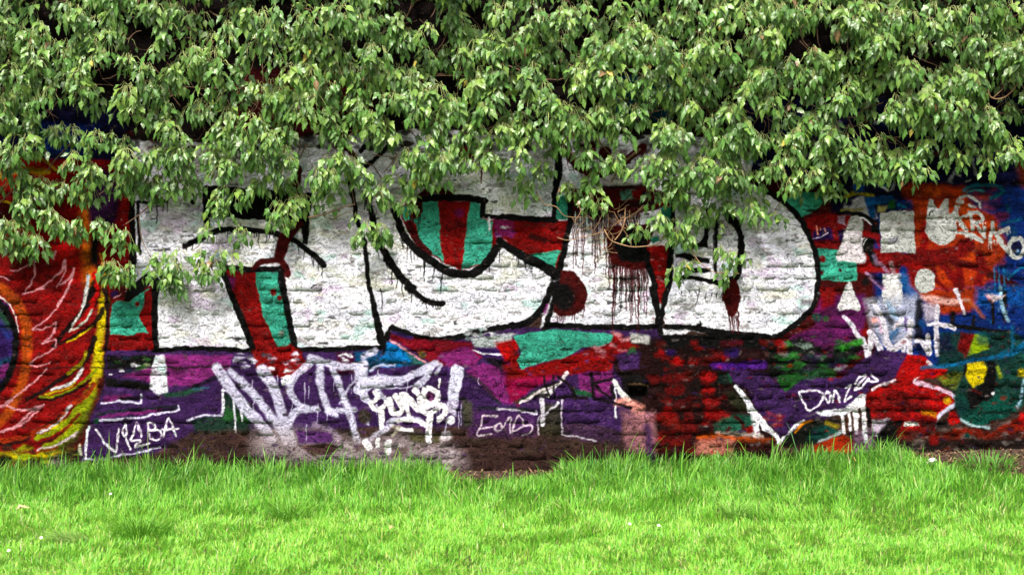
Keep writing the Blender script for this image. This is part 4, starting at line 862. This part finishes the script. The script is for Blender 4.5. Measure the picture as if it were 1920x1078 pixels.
# ------------------------------------------------------------------ ivy
def leaf_shape(seed):
    """one ivy leaf: base at the origin, tip along +y, face towards +z"""
    g = np.random.default_rng(seed)
    ts = np.array([0.0, .13, .27, .38, .50, .62, .80, 1.0])
    hw = np.array([0.015, .10, .215, .25, .175, .17, .07, 0.0]) * g.uniform(.82, 1.12)
    hwl = hw * g.uniform(.85, 1.15, 8); hwr = hw * g.uniform(.85, 1.15, 8)
    lobe = g.uniform(-.02, .06)
    hwl[3] += lobe; hwr[3] += lobe
    droop = g.uniform(.08, .45); fold = g.uniform(.15, .75); curl = g.uniform(-.3, .6); tw = g.normal(0, .22)
    V, U = [], []
    for i, t in enumerate(ts):
        bend = g.normal(0, .012)
        zc = -droop * t * t
        for s, h in ((-1, hwl[i]), (0, 0), (1, hwr[i])):
            x = s * h
            z = zc + abs(x) * fold * (1 - .5 * t) - curl * x * x * 3 + tw * x * t + (g.normal(0, .03) if s else 0)
            V.append((x + bend + tw * .2 * t * t, t, z)); U.append((s * (1.0 if h > 0 else 0), t))
    T = []
    for i in range(len(ts) - 1):
        for c in (0, 1):
            a = i * 3 + c
            T += [(a, a + 1, a + 4), (a, a + 4, a + 3)]
    return np.array(V, np.float32), np.array(T, np.int32), np.array(U, np.float32)
LEAVES = [leaf_shape(300 + i) for i in range(14)]
CL = {
 'a0': '110 150 110 300 170 110 520 20 120 860 30 130 720 120 120 1100 30 110 1310 30 100 1700 170 130 1880 60 110 1270 170 110 600 230 110 760 240 120 240 350 120 400 320 130 510 310 120 1230 250 110 1440 340 150 1600 370 130 780 370 110 960 420 110 80 470 110 280 530 130 600 510 140 1130 490 140 1430 440 150 1280 480 100 700 650 130 370 640 130 960 630 170 120 680 130 1620 520 130 1820 420 120 1800 610 120 20 760 100 60 870 110 240 890 110 120 1000 120 380 960 90 730 980 110 1510 740 150 1280 820 130 1700 800 130 1630 930 150 1370 1020 140 1250 920 130 1880 850 120 1790 940 130 940 1030 100 1200 680 100',
 'a1': '150 60 130 320 110 110 500 50 110 200 170 140 420 190 120 640 40 120 780 110 140 540 250 100 850 50 120 1080 100 120 350 310 110 400 360 140 90 230 120 20 270 110 1140 230 150 1280 190 90 1440 30 120 1540 130 130 1780 20 100 1880 20 90 1270 350 100 940 340 140 890 470 140 630 370 130 700 450 120 1640 290 120 1780 250 130 1540 360 120 1860 320 100 1050 540 140 1180 510 130 1660 520 120 1840 490 110 240 480 120 380 460 150 20 620 90 200 640 120 440 690 150 290 750 80 760 640 140 590 620 90 770 730 170 1040 700 140 1170 730 130 1370 620 170 1260 660 140 1660 590 140 1830 620 130 1780 720 120 560 800 120 860 850 150 1390 810 150 1500 770 100 1650 910 160 1800 940 140 1290 1020 110 1430 1040 110 40 870 100 260 950 110 120 990 140 1890 850 110 650 960 90 950 980 100 520 900 100',
 'a2': '150 30 100 360 70 120 540 20 140 240 140 130 800 20 90 970 20 80 1160 90 150 1290 20 110 1580 20 130 1740 30 130 1860 20 80 1390 110 110 30 270 110 120 190 110 360 290 150 200 370 120 610 290 100 760 310 120 880 180 200 960 190 150 860 300 120 1100 270 130 1480 310 140 1620 300 120 1780 240 140 1850 190 100 1520 150 80 60 480 130 160 460 100 600 400 160 480 510 140 660 450 150 820 510 140 980 490 110 1340 470 150 1180 430 130 1280 390 120 1640 440 150 1160 590 140 1420 580 130 1840 510 150 100 560 130 230 610 130 740 710 160 640 790 140 810 760 140 370 770 170 80 830 140 200 720 120 90 910 140 290 870 120 1310 760 100 1640 800 160 1500 870 120 1130 930 170 1230 960 130 570 960 130 760 880 130 440 830 120 1540 970 120 1650 980 130 1780 900 120 1880 1000 100 1650 650 70 1780 620 110 1890 660 100 330 940 110 1300 880 60',
 'a3': '40 20 90 210 50 130 380 10 130 540 60 110 650 20 120 800 20 100 940 70 160 1080 90 140 1240 20 150 1420 60 110 1660 20 140 1820 20 120 60 220 130 180 160 80 620 120 150 740 170 130 1200 130 110 1360 200 160 880 270 140 990 200 100 1110 260 120 690 330 120 830 370 150 1500 200 120 1560 270 90 1800 200 110 1880 300 120 1780 330 140 330 370 160 160 430 140 460 420 130 530 370 120 1030 450 130 1180 520 120 1650 390 150 1850 390 130 1400 500 160 1540 540 130 1500 390 120 20 520 100 280 510 130 420 540 150 600 550 120 780 550 140 590 620 130 1560 620 120 1350 600 120 1060 680 140 1200 690 130 930 780 120 1080 800 120 1180 680 120 960 700 120 1460 740 140 1400 850 150 1630 790 140 1640 880 140 1380 900 130 170 790 140 400 780 140 330 870 100 600 950 120 500 960 110 1790 790 70 1850 830 70 20 980 110 220 960 130 560 720 90 40 690 90 1300 820 100 1780 1000 80',
 'b0': '50 20 110 90 140 60 560 70 170 700 150 140 330 250 180 180 270 120 480 290 120 620 330 110 240 380 130 950 20 140 1080 70 150 1250 40 180 1340 20 140 980 230 150 860 280 80 1180 230 160 1290 230 120 1430 230 90 1600 40 130 1720 130 140 1870 40 110 1650 330 110 1630 400 130 1780 340 90 130 560 150 40 560 110 250 660 130 450 570 110 600 570 90 370 480 120 540 630 70 850 610 130 740 560 100 870 870 140 970 900 90 1240 810 170 1140 880 90 1300 860 150 1500 890 120 1640 790 120 1780 630 90 1540 620 60 1490 800 60 130 740 80',
 'b1': '60 30 110 220 30 150 160 60 130 60 220 120 220 240 110 560 180 130 580 270 150 700 100 130 620 60 120 800 210 110 290 390 140 180 480 120 250 420 130 940 310 150 1150 380 90 1180 210 110 1310 110 130 1440 60 130 1200 60 130 1710 40 130 1820 110 70 1850 240 50 820 590 110 930 580 110 740 540 50 1040 230 110 1380 40 110 1120 40 90 1640 30 100',
 'b2': '60 20 130 160 180 80 100 230 120 230 110 80 300 20 70 570 40 130 760 60 110 590 220 90 410 300 100 600 350 110 550 420 70 1040 90 130 1160 110 130 1150 60 130 1300 170 150 1120 260 120 1230 250 120 1420 170 130 1480 260 140 1480 120 130 1620 180 130 1740 200 120 1690 40 100 1540 430 90 1300 400 80 1220 570 110 1110 520 110 1360 470 110 1650 420 90 1780 460 90 1850 390 90 940 610 60 970 650 50 860 710 30 1330 680 60 1280 880 90 1360 880 60 1690 800 90 1560 770 50 1570 970 60 1560 600 60 1640 230 120 1580 30 130',
 'b3': '120 90 140 40 110 100 240 190 130 390 30 120 470 210 120 600 20 140 690 70 120 530 330 60 970 60 140 1060 80 100 890 150 110 1700 60 120 1790 20 90 240 340 40 420 300 80 110 560 50 50 520 60 310 170 90 1000 130 100 180 20 120',
}
def build_ivy():
    ivy = empty('ivy', (0, -0.02, 2.0))
    tag(ivy, 'dense green ivy hanging down over the top of the graffiti wall', 'ivy')
    g = np.random.default_rng(11)
    clumps = []                                   # px, py, radius px, depth, tone
    for reg, s in CL.items():
        x0, y0, k = REG[reg]
        a = np.array([float(v) for v in s.split()]).reshape(-1, 3)
        for X, Y, r in a:
            px, py = X * k + x0, Y * k + y0
            low = py > 320
            dep = (0.16 + 0.30 * np.clip((430 - py) / 420, 0, 1)) * g.uniform(.75, 1.2) if not low else g.uniform(.10, .20)
            if r < 85: dep *= .6
            clumps.append((px, py, r * k, dep, 0))
    for px, py in ((1650, 255), (1692, 278), (1740, 262), (1782, 272), (1822, 262), (1862, 252), (1902, 262), (1620, 300), (1590, 280), (1722, 300), (120, 232), (62, 258), (30, 300), (212, 250), (1560, 250), (1500, 262)):
        clumps.append((px, py, g.uniform(24, 32), g.uniform(.14, .24), 0))
    for side in range(2):                         # the curtain runs on past both edges of the picture and over the top
        for i in range(60):
            px = g.uniform(-290, -20) if side == 0 else g.uniform(1940, 2210)
            py = g.uniform(-130, 300)
            clumps.append((px, py, g.uniform(24, 38), .16 + .3 * np.clip((430 - py) / 420, 0, 1) * g.uniform(.75, 1.2), 0))
    for i in range(170):
        clumps.append((g.uniform(-290, 2210), g.uniform(-150, -12), g.uniform(24, 40), g.uniform(.1, .55), 0))
    fr_x = [-300, 0, 150, 250, 400, 560, 700, 900, 1000, 1200, 1300, 1450, 1600, 1750, 1920, 2220]
    fr_y = [240, 210, 180, 200, 280, 240, 220, 220, 240, 180, 270, 270, 190, 210, 190, 200]
    for i in range(420):                          # sparser growth close to the wall
        px = g.uniform(-290, 2210); py = g.uniform(-120, np.interp(px, fr_x, fr_y))
        clumps.append((px, py, g.uniform(20, 32), g.uniform(.04, .2), 1))
    LV = []                                       # base, t, n, scale, shape, tint
    pet = []
    for px, py, r, dep, tone in clumps:
        c = at(px, py, dep)
        R = r / PPM
        nleaf = int(np.clip(33 * (r / 32.0) ** 1.7 + g.normal(0, 3), 3, 64))
        if tone: nleaf = int(nleaf * .45) + 2
        hue = g.normal(0, 1)
        stem0 = c + Vector((g.normal(0, .02), .10 if dep > .12 else dep * .6, .03))
        ls = g.uniform(.9, 1.12)
        subs = [Vector((0, 0, 0))] + [Vector((g.uniform(-.75, .75) * R, g.uniform(-.25, .35) * R, g.uniform(-.75, .12) * R)) for _ in range(int(g.integers(1, 4)) if r > 20 else 0)]
        c0, R0 = c, R
        for q in range(nleaf):
            c = c0 + subs[q % len(subs)]
            R = R0 * (.82 if len(subs) > 1 else 1)
            u = g.uniform(-1, 1); v = g.random() ** .8
            if q < 3: v = g.uniform(0, .2)
            spread = R * (0.35 + .55 * v)
            off = Vector((u * spread, -R * (.45 * (1 - u * u) * (1 - .5 * v)) + g.normal(0, .015), -v * R * 1.05 + g.normal(0, .008)))
            b = c + off
            if b.y > -0.015: b.y = -0.015 - g.uniform(0, .02)
            up = 1 - v
            t = Vector((u * (.75 * up + .28) + g.normal(0, .16), -(.75 * up * up + .12) + g.normal(0, .16), -(.5 + .7 * v) + g.normal(0, .08))).normalized()
            n = Vector((u * .45 + g.normal(0, .32), -1 + g.normal(0, .2), .62 + g.normal(0, .28)))
            n = (n - t * n.dot(t)).normalized()
            sc = .068 * ls * g.uniform(.68, 1.16) * (1 if r > 22 else .9)
            f = g.random()
            if f < .002: tint = (.46, .36, .05)
            elif f < .006: tint = (.20, .11, .05)
            else:
                young_lit = max(0, g.normal(.0, .35) + (.38 if v < .25 else 0) + hue * .12)  # random young leaves are paler; clump tops are also tinted lighter as if lit
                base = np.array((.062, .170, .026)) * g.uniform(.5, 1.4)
                tint = base * (1 - min(young_lit, 1)) + np.array((.20, .33, .05)) * min(young_lit, 1)
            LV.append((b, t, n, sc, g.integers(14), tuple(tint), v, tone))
            mid = (c + b) * .5 + Vector((0, -.008, .016 + .014 * up))
            pet.append(((c + off * .12), mid, b - t * .001, tint))
    # the ones that show largest become leaves of their own
    score = [l[3] * max(0, -l[2].y) * (1.0 if l[7] == 0 else .3) * (1 if 0 < (l[0].x * PPM + 960) < 1920 else 0) * (1.15 if wz(470) < l[0].z < wz(300) else 1) for l in LV]
    order = np.argsort(score)[::-1]
    own = set(int(k) for k in order[:300])
    iv = Vector(ivy.location)
    vmesh = {}
    V, T, U, K, n0 = [], [], [], [], 0
    for k, (b, t, n, sc, q, tint, v, tone) in enumerate(LV):
        side = t.cross(n).normalized()
        if k in own:
            key = (q, int(tint[1] * 40))
            if key not in vmesh:
                lv, lt, lu = LEAVES[q]
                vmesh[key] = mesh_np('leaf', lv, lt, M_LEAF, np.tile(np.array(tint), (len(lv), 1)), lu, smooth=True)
            o = link('leaf', vmesh[key], ivy)
            m = Matrix((side, t, n)).transposed().to_4x4() @ Matrix.Diagonal((sc, sc, sc, 1))
            m.translation = b - iv
            o.matrix_local = m
        else:
            lv, lt, lu = LEAVES[q]
            A = np.array((side, t, n), np.float32) * sc
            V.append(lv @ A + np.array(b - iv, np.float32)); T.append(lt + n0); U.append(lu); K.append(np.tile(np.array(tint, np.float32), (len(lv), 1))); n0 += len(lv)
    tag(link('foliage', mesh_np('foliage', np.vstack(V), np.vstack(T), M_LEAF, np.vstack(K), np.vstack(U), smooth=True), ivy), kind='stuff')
    V, T, K, n0 = [], [], [], 0
    for a, m, b, tint in pet:
        pts = [a, a * .25 + m * .5 + b * .25 + Vector((0, 0, .006)), b]
        v, t = tube(pts, .0017, .0012, 3)
        V.append(v - np.array(iv, np.float32)); T.append(t + n0); n0 += len(v)
        K.append(np.tile(np.array((.30, .35, .13)) if tint[1] > .1 else np.array((.22, .2, .1)), (len(v), 1)))
    tag(link('leaf_stalks', mesh_np('leaf_stalks', np.vstack(V), np.vstack(T), M_LITTER, np.vstack(K), smooth=True), ivy), kind='stuff')
    # stems that show, each its own part
    ST = [('b2', '960 40 870 110 800 190 740 290', .10, 9, 5, 0), ('b2', '180 360 240 450 330 470 400 540 560 550', .09, 3, 2, 1), ('b2', '340 700 420 720 560 690 680 660 720 640', .10, 2.5, 2, 1), ('b2', '690 640 740 720 830 755 900 770 1000 765 1100 745 1140 690', .14, 4, 2.5, 1),
          ('b2', '650 480 720 550 770 610', .08, 6, 4, 0), ('b2', '850 550 820 650 770 720', .1, 5, 3, 1), ('b2', '1020 450 920 520 850 560 700 640', .09, 6, 3, 0), ('b2', '1320 680 1350 790 1400 880 1520 960 1700 970', .12, 3, 2, 1), ('b2', '490 430 520 500 600 560', .12, 3, 2, 1), ('b2', '690 760 720 790 755 780', .1, 2, 1.5, 1), ('b2', '850 480 840 560 870 640', .1, 2, 1.5, 1), ('b2', '1480 500 1420 560 1400 640', .12, 2.5, 2, 0), ('b2', '1320 180 1380 330 1440 470', .08, 4, 2, 0), ('b2', '390 -30 440 60 530 180', .06, 9, 6, 0),
          ('b0', '1210 350 1130 450 1040 530 940 600', .13, 4.5, 3, 0), ('b0', '1040 540 1050 660 1080 760 1130 850', .12, 3, 2, 0), ('b0', '1500 750 1440 800', .1, 2.5, 2, 0), ('b0', '850 300 740 380', .08, 4, 3, 0), ('b0', '530 0 420 110 350 210', .06, 5, 4, 0), ('b0', '200 240 60 380 -40 480', .1, 5, 3, 0), ('b0', '220 730 120 820 60 840', .1, 3, 2, 0), ('b0', '1320 100 1420 170 1520 180 1560 260 1540 380', .1, 3, 2, 0), ('b0', '1000 130 900 230 860 260', .1, 4, 3, 0),
          ('b1', '390 550 500 530 610 490 740 450', .13, 5, 3, 0), ('b1', '575 560 640 530 730 500', .13, 2.5, 2, 0), ('b1', '1060 80 1010 150 960 210', .08, 4, 3, 0), ('b1', '640 20 700 260 740 460', .06, 5, 3, 0), ('b1', '870 80 1040 100 1110 60', .1, 3, 2, 0), ('b1', '1180 260 1100 310 1060 360', .1, 3, 2, 0), ('b1', '760 340 830 420 860 480', .1, 3, 2, 0), ('b1', '380 0 330 90 290 60', .08, 4, 2, 0),
          ('a2', '900 780 950 850 1010 840 1060 740', .12, 6, 3, 0), ('a2', '960 860 970 910 940 980', .12, 7, 5, 0), ('a2', '960 850 1100 830 1220 790', .12, 5, 3, 0), ('a2', '1280 200 1400 250 1540 260', .2, 6, 4, 0), ('a2', '990 500 990 580 1000 650', .3, 3, 2, 0), ('a2', '1240 900 1300 810 1330 770', .1, 3, 2, 0), ('a2', '380 980 420 1060', .08, 9, 7, 0),
          ('a3', '1640 600 1660 720 1740 740 1820 690 1916 560', .3, 5, 3, 1), ('a3', '1690 730 1760 660 1800 560', .28, 3, 2, 1), ('a3', '340 720 440 730 540 710', .14, 4, 3, 0), ('a3', '520 850 640 880 720 820 860 770', .12, 4, 3, 0), ('a3', '640 880 760 910 820 880', .12, 3, 2, 0), ('a3', '80 640 140 670 200 660', .14, 5, 3, 0), ('a3', '240 200 260 300 300 350', .3, 4, 3, 0), ('a3', '1620 850 1760 850 1916 820', .16, 4, 3, 1), ('a3', '800 560 850 590 910 640 960 640', .38, 3, 2, 0), ('b3', '420 130 460 180 540 170 600 160', .08, 6, 4, 0), ('b3', '0 200 60 280 110 400', .06, 3, 2, 0), ('b3', '20 560 60 480 100 430', .06, 2.5, 2, 0)]
    for reg, s, dep, w0, w1, dry in ST:
        p = catmull(P(reg, s), 5)
        pts = [at(x, y, dep + .012 * math.sin(i * .7)) - iv for i, (x, y) in enumerate(p)]
        v, t = tube(pts, w0 / PPM / 3.2, w1 / PPM / 3.2, 6)
        link('stem', mesh_np('stem', v, t, M_DRY if dry else M_BARK, smooth=True), ivy)
    # woody tangle behind the leaves, too fine to pick apart
    V, T, n0 = [], [], 0
    for i in range(420):
        px = g.uniform(-290, 2210); py = g.uniform(-100, np.interp(px, fr_x, fr_y) + 30)
        dep = g.uniform(.01, .12); ang = g.uniform(-1, 1) + (0 if g.random() < .6 else 1.5); L_ = g.uniform(30, 120)
        pts = []
        for q in range(5):
            pts.append(at(px, py, dep) - iv)
            px += math.cos(ang) * L_ / 4; py += math.sin(ang) * L_ / 4; ang += g.normal(0, .35); dep = float(np.clip(dep + g.normal(0, .02), .01, .3))
        r = g.uniform(.0015, .006)
        v, t = tube(pts, r, r * .6, 5); V.append(v); T.append(t + n0); n0 += len(v)
    VD, TD, nd = [], [], 0
    for i in range(95):                           # dead, leafless growth hanging right of centre
        spot = ((1150, 415, 75, 38), (1280, 225, 60, 40), (1420, 190, 50, 40), (1200, 190, 45, 20), (1600, 250, 110, 30))[int(g.choice(5, p=(.42, .2, .12, .12, .14)))]
        px = g.normal(spot[0], spot[2] * .6); py = g.normal(spot[1], spot[3] * .6); dep = g.uniform(.04, .16)
        ang = g.uniform(-.6, 2.6); L_ = g.uniform(14, 55); pts = []
        for q in range(5):
            pts.append(at(px, py, dep) - iv)
            px += math.cos(ang) * L_ / 4; py += math.sin(ang) * L_ / 4; ang += g.normal(0, .4)
        r = g.uniform(.0010, .0024)
        v, t = tube(pts, r, r * .6, 4); VD.append(v); TD.append(t + nd); nd += len(v)
    tag(link('dead_twigs', mesh_np('dead_twigs', np.vstack(VD), np.vstack(TD), M_DRY, smooth=True), ivy), kind='stuff')
    tag(link('woody_tangle', mesh_np('woody_tangle', np.vstack(V), np.vstack(T), M_BARK, smooth=True), ivy), kind='stuff')
build_ivy()

# ------------------------------------------------------------------ grass
def blades(x, y, h, lean, ang, width, tint, z=None):
    """numpy bundle of grass blades: 7 vertices each, bending over towards ang"""
    n = len(x)
    if z is None: z = ground_z(x, y) - .004
    dx, dy = np.cos(ang), np.sin(ang)
    face = ang + np.pi / 2 + rng.normal(0, .5, n)
    sx, sy = np.cos(face), np.sin(face)
    V = np.zeros((n, 7, 3), np.float32)
    for k, (t, w) in enumerate(((0, .85), (.4, 1.0), (.75, .7))):
        bx = x + dx * lean * h * t * t; by = y + dy * lean * h * t * t; bz = z + h * t * (1 - .35 * lean * t)
        for s, i in ((-1, 2 * k), (1, 2 * k + 1)):
            V[:, i, 0] = bx + s * sx * width * w / 2; V[:, i, 1] = by + s * sy * width * w / 2; V[:, i, 2] = bz
    V[:, 6, 0] = x + dx * lean * h; V[:, 6, 1] = y + dy * lean * h; V[:, 6, 2] = z + h * (1 - .35 * lean)
    T = np.array([(0, 1, 3), (0, 3, 2), (2, 3, 5), (2, 5, 4), (4, 5, 6)])
    T = (T[None] + (np.arange(n) * 7)[:, None, None]).reshape(-1, 3)
    K = np.repeat(tint[:, None, :], 7, 1).reshape(-1, 3)
    return V.reshape(-1, 3), T, K
GREENS = np.array([(.14, .41, .032), (.19, .48, .042), (.26, .54, .06), (.08, .29, .03), (.36, .57, .12), (.50, .50, .22)], np.float32)
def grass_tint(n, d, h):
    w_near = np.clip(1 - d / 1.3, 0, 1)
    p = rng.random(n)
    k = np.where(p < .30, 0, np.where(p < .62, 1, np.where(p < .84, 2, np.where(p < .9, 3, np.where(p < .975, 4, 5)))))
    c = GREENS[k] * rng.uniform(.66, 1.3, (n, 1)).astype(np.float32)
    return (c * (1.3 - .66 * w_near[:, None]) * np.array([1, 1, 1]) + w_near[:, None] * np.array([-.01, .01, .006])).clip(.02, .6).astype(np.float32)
_tn = vnoise((200, 400), 9, 81, 4, .6)
_an = vnoise((200, 400), 10, 82, 3, .6)
def build_grass():
    Vs, Ts, Ks, n0 = [], [], [], 0
    for d0, d1, dens in ((0.0, .5, 7500), (.5, 1.3, 8500), (1.3, 3.4, 10000)):
        n = int(7.9 * (d1 - d0) * dens)
        x = rng.uniform(-3.95, 3.95, n); d = rng.uniform(d0, d1, n)
        keep = d > bare(x) + rng.normal(0, .035, n) + np.where(bare(x) < .1, -.02, .02)
        keep &= d > .012
        half = 3.3 * (1 - d / D) + .45
        keep &= np.abs(x) < half
        x, d = x[keep], d[keep]
        n = len(x)
        i = np.clip((d * 40).astype(int), 0, 199); j = np.clip(((x + 4.5) * 40).astype(int), 0, 399)
        tn = _tn[i, j]
        near = np.clip(1 - (d - .1) / .75, 0, 1)
        h = (.042 + .02 * np.clip(1.6 - d, 0, 1) + .062 * near) * rng.uniform(.5, 1.4, n) * (.45 + 1.1 * tn)
        edge = np.clip((d - bare(x)) / .25, 0, 1)
        h *= np.where(bare(x) > .12, .38 + .62 * edge, 1)
        tall = rng.random(n) < .085 * near + .012
        h = np.where(tall, h * rng.uniform(1.3, 1.8, n), h)
        lean = np.abs(rng.normal(.45, .3, n)).clip(0, 1.25)
        ang = _an[i, j] * 14 + rng.normal(0, .9, n)
        width = rng.uniform(.003, .0062, n) * (1 + .35 * near)
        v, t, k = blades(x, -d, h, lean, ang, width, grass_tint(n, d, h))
        Vs.append(v); Ts.append(t + n0); Ks.append(k); n0 += len(v)
    o = link('grass', mesh_np('grass', np.vstack(Vs), np.vstack(Ts), M_GRASS, np.vstack(Ks), np.zeros((n0, 2)), smooth=True))
    tag(o, 'bright green lawn grass growing up to the foot of the wall', 'grass', kind='stuff')
build_grass()
def ground_hit(px, py):
    """where the photograph's pixel meets the ground"""
    d = 0.3
    for _ in range(40):
        k = (D - d) / D
        x = (px - 960) / PPM * k
        z = float(ground_z(x, -d))
        d = D - (CAM_Z - z) * D * PPM / (py - HOR)
        d = max(d, .03)
    return (px - 960) / PPM * (D - d) / D, -d
def tuft(px, py, n, r, h, lean, label, col_, comb=None):
    x0, y0 = ground_hit(px, py)
    a = rng.uniform(0, 2 * np.pi, n); q = r * np.sqrt(rng.random(n))
    x, y = q * np.cos(a), q * np.sin(a) * .8
    hh = h * rng.uniform(.6, 1.2, n)
    ang = np.where(rng.random(n) < .75, a, rng.uniform(0, 6.28, n)) if comb is None else comb + rng.normal(0, .45, n)
    c = np.array(col_, np.float32) * rng.uniform(.8, 1.2, (n, 1)).astype(np.float32)
    z0 = float(ground_z(x0, y0))
    v, t, k = blades(x, y, hh, np.abs(rng.normal(lean, .25, n)), ang, rng.uniform(.004, .0065, n), c, ground_z(x + x0, y + y0) - z0 - .006)
    o = link('grass_tuft', mesh_np('grass_tuft', v, t, M_GRASS, k, np.zeros((len(v), 2)), smooth=True))
    o.location = (x0, y0, z0)
    tag(o, label, 'grass tuft', 'taller tufts in the lawn')
tuft(265, 1010, 260, .15, .17, .75, 'tall dark green tuft fanning out in the lawn below the purple tag', (.15, .38, .03))
tuft(140, 1020, 150, .10, .11, 1.15, 'pale drooping tuft curled over near the left edge of the lawn', (.30, .48, .12), 3.4)
tuft(1382, 978, 130, .06, .16, .8, 'small star-shaped tuft of wide blades in the lawn right of centre', (.22, .44, .07))
tuft(1850, 922, 240, .16, .12, .5, 'dark green tuft beside the bare soil at the right', (.10, .29, .03))
tuft(545, 978, 170, .10, .145, .8, 'low green tuft in the lawn in front of the faded white letters', (.14, .36, .03))

# ------------------------------------------------------------------ litter on the soil
def build_litter():
    V, T, K, n0 = [], [], [], 0
    g = np.random.default_rng(91)
    cols = [(.16, .09, .05), (.10, .05, .03), (.24, .14, .08), (.07, .04, .03), (.30, .20, .12)]
    for i in range(2600):
        px = g.uniform(1690, 2200) if i > 420 else g.uniform(815, 1045)
        x = wx(px); d = g.random() ** .8 * (float(bare(x)) + .08)
        if d < .01: continue
        z = float(ground_z(x, -d)) + .012 + g.uniform(0, .018)
        L_, w = g.uniform(.012, .04), g.uniform(.003, .014); a = g.uniform(0, 6.28); tilt = g.normal(0, .35)
        dx, dy = math.cos(a), math.sin(a)
        v = np.array([(-L_ / 2, 0, 0), (0, -w / 2, .006), (L_ / 2, 0, tilt * L_), (0, w / 2, .003)])
        v = np.stack([v[:, 0] * dx - v[:, 1] * dy + x, v[:, 0] * dy + v[:, 1] * dx - d, v[:, 2] + z], 1)
        V.append(v); T.append(np.array([(0, 1, 2), (0, 2, 3)]) + n0); n0 += 4
        K.append(np.tile(np.array(cols[g.integers(5)]) * g.uniform(.7, 1.2), (4, 1)))
    o = link('leaf_litter', mesh_np('leaf_litter', np.vstack(V), np.vstack(T), M_LITTER, np.vstack(K)))
    tag(o, 'brown dead leaves and chips scattered on bare soil', 'leaf litter', kind='stuff')
build_litter()
def crumpled_paper():
    import bmesh
    bm = bmesh.new()
    bmesh.ops.create_icosphere(bm, subdivisions=3, radius=1)
    g = np.random.default_rng(5)
    planes = g.normal(0, 1, (16, 3)); planes /= np.linalg.norm(planes, axis=1)[:, None]; offs = g.uniform(.5, .95, 16)
    for v in bm.verts:
        p = np.array(v.co)
        for nrm, o_ in zip(planes, offs):
            s = p @ nrm
            if s > o_: p = p - nrm * (s - o_) * 1.25
        v.co = Vector((p[0] * .036, p[1] * .026, p[2] * .021)) + Vector(g.normal(0, .0009, 3))
    for v in bm.verts:                              # a torn corner lying off to one side
        if v.co.x < -.016: v.co.x -= .016; v.co.z = v.co.z * .45 - .006
    me = bpy.data.meshes.new('crumpled_paper'); bm.to_mesh(me); bm.free(); me.materials.append(M_PAPER)
    o = link('crumpled_paper', me)
    x, y = ground_hit(1746, 872)
    o.location = (x, y, float(ground_z(x, y)) + .024)
    o.rotation_euler = (0, math.radians(-14), math.radians(12))
    tag(o, 'small scrap of crumpled white paper on the soil at the grass edge', 'paper scrap')
crumpled_paper()
def fallen_leaf(px, py, L_, c, rot, label, up=.055):
    x, y = ground_hit(px, py)
    lv, lt, lu = LEAVES[3]
    v = lv.copy() * L_; v[:, 2] += np.abs(v[:, 0]) * .5
    o = link('fallen_leaf', mesh_np('fallen_leaf', v, lt, M_LEAF, np.tile(np.array(c), (len(v), 1)), lu, smooth=True))
    o.location = (x, y, float(ground_z(x, y)) + up)
    o.rotation_euler = (math.radians(28), math.radians(10), rot)
    tag(o, label, 'leaf', 'dead leaves lying on the lawn')
fallen_leaf(30, 975, .075, (.55, .42, .22), -1.2, 'pale tan dead leaf in the grass by the left edge')
fallen_leaf(1605, 897, .06, (.55, .42, .12), 1.0, 'yellowish dead leaf in the grass below the red bird painting', .085)
fallen_leaf(730, 1012, .05, (.52, .44, .2), -.5, 'straw-yellow leaf lying in the lawn at centre left')
def daisy(px, py, label):
    x, y = ground_hit(px, py)
    h = .06
    root = empty('daisy', (x, y, float(ground_z(x, y))))
    tag(root, label, 'daisy', 'small white flowers in the lawn')
    v, t = tube([(0, 0, 0), (.003, -.002, h * .5), (.002, -.004, h)], .0011, .0009, 4)
    link('stalk', mesh_np('stalk', v, t, M_LITTER, np.tile(np.array((.14, .26, .05)), (len(v), 1))), root)
    V, T = [], []
    for k in range(14):
        a = 2 * math.pi * k / 14
        c, s = math.cos(a), math.sin(a)
        for r, w, z in ((.002, .0009, 0), (.006, .0015, .002), (.008, .0006, .001)):
            V += [(c * r - s * w, s * r + c * w, z), (c * r + s * w, s * r - c * w, z)]
        b = k * 6
        T += [(b, b + 1, b + 3), (b, b + 3, b + 2), (b + 2, b + 3, b + 5), (b + 2, b + 5, b + 4)]
    R_ = np.array(Matrix.Rotation(math.radians(38), 3, 'X'))
    V = np.array(V) @ R_.T + np.array((.002, -.004, h))
    link('petals', mesh_np('petals', V, T, M_PAPER), root)
    V = [(0, 0, .004)] + [(math.cos(q) * .004, math.sin(q) * .004, .001) for q in np.arange(8) * math.pi / 4]
    T = [(0, 1 + q, 1 + (q + 1) % 8) for q in range(8)]
    V = np.array(V) @ R_.T + np.array((.002, -.005, h))
    link('flower_centre', mesh_np('flower_centre', V, T, M_LITTER, np.tile(np.array((.6, .42, .03)), (9, 1))), root)
for px, py, lab in ((77, 1030, 'white daisy in the lawn beside the pale drooping tuft'), (16, 1055, 'white daisy low in the bottom left corner of the lawn'), (207, 945, 'white daisy in the lawn just below the wall at left'),
                    (1180, 1003, 'left one of two neighbouring white daisies in the middle of the lawn'), (1234, 1006, 'right one of two neighbouring white daisies in the middle of the lawn')):
    daisy(px, py, lab)
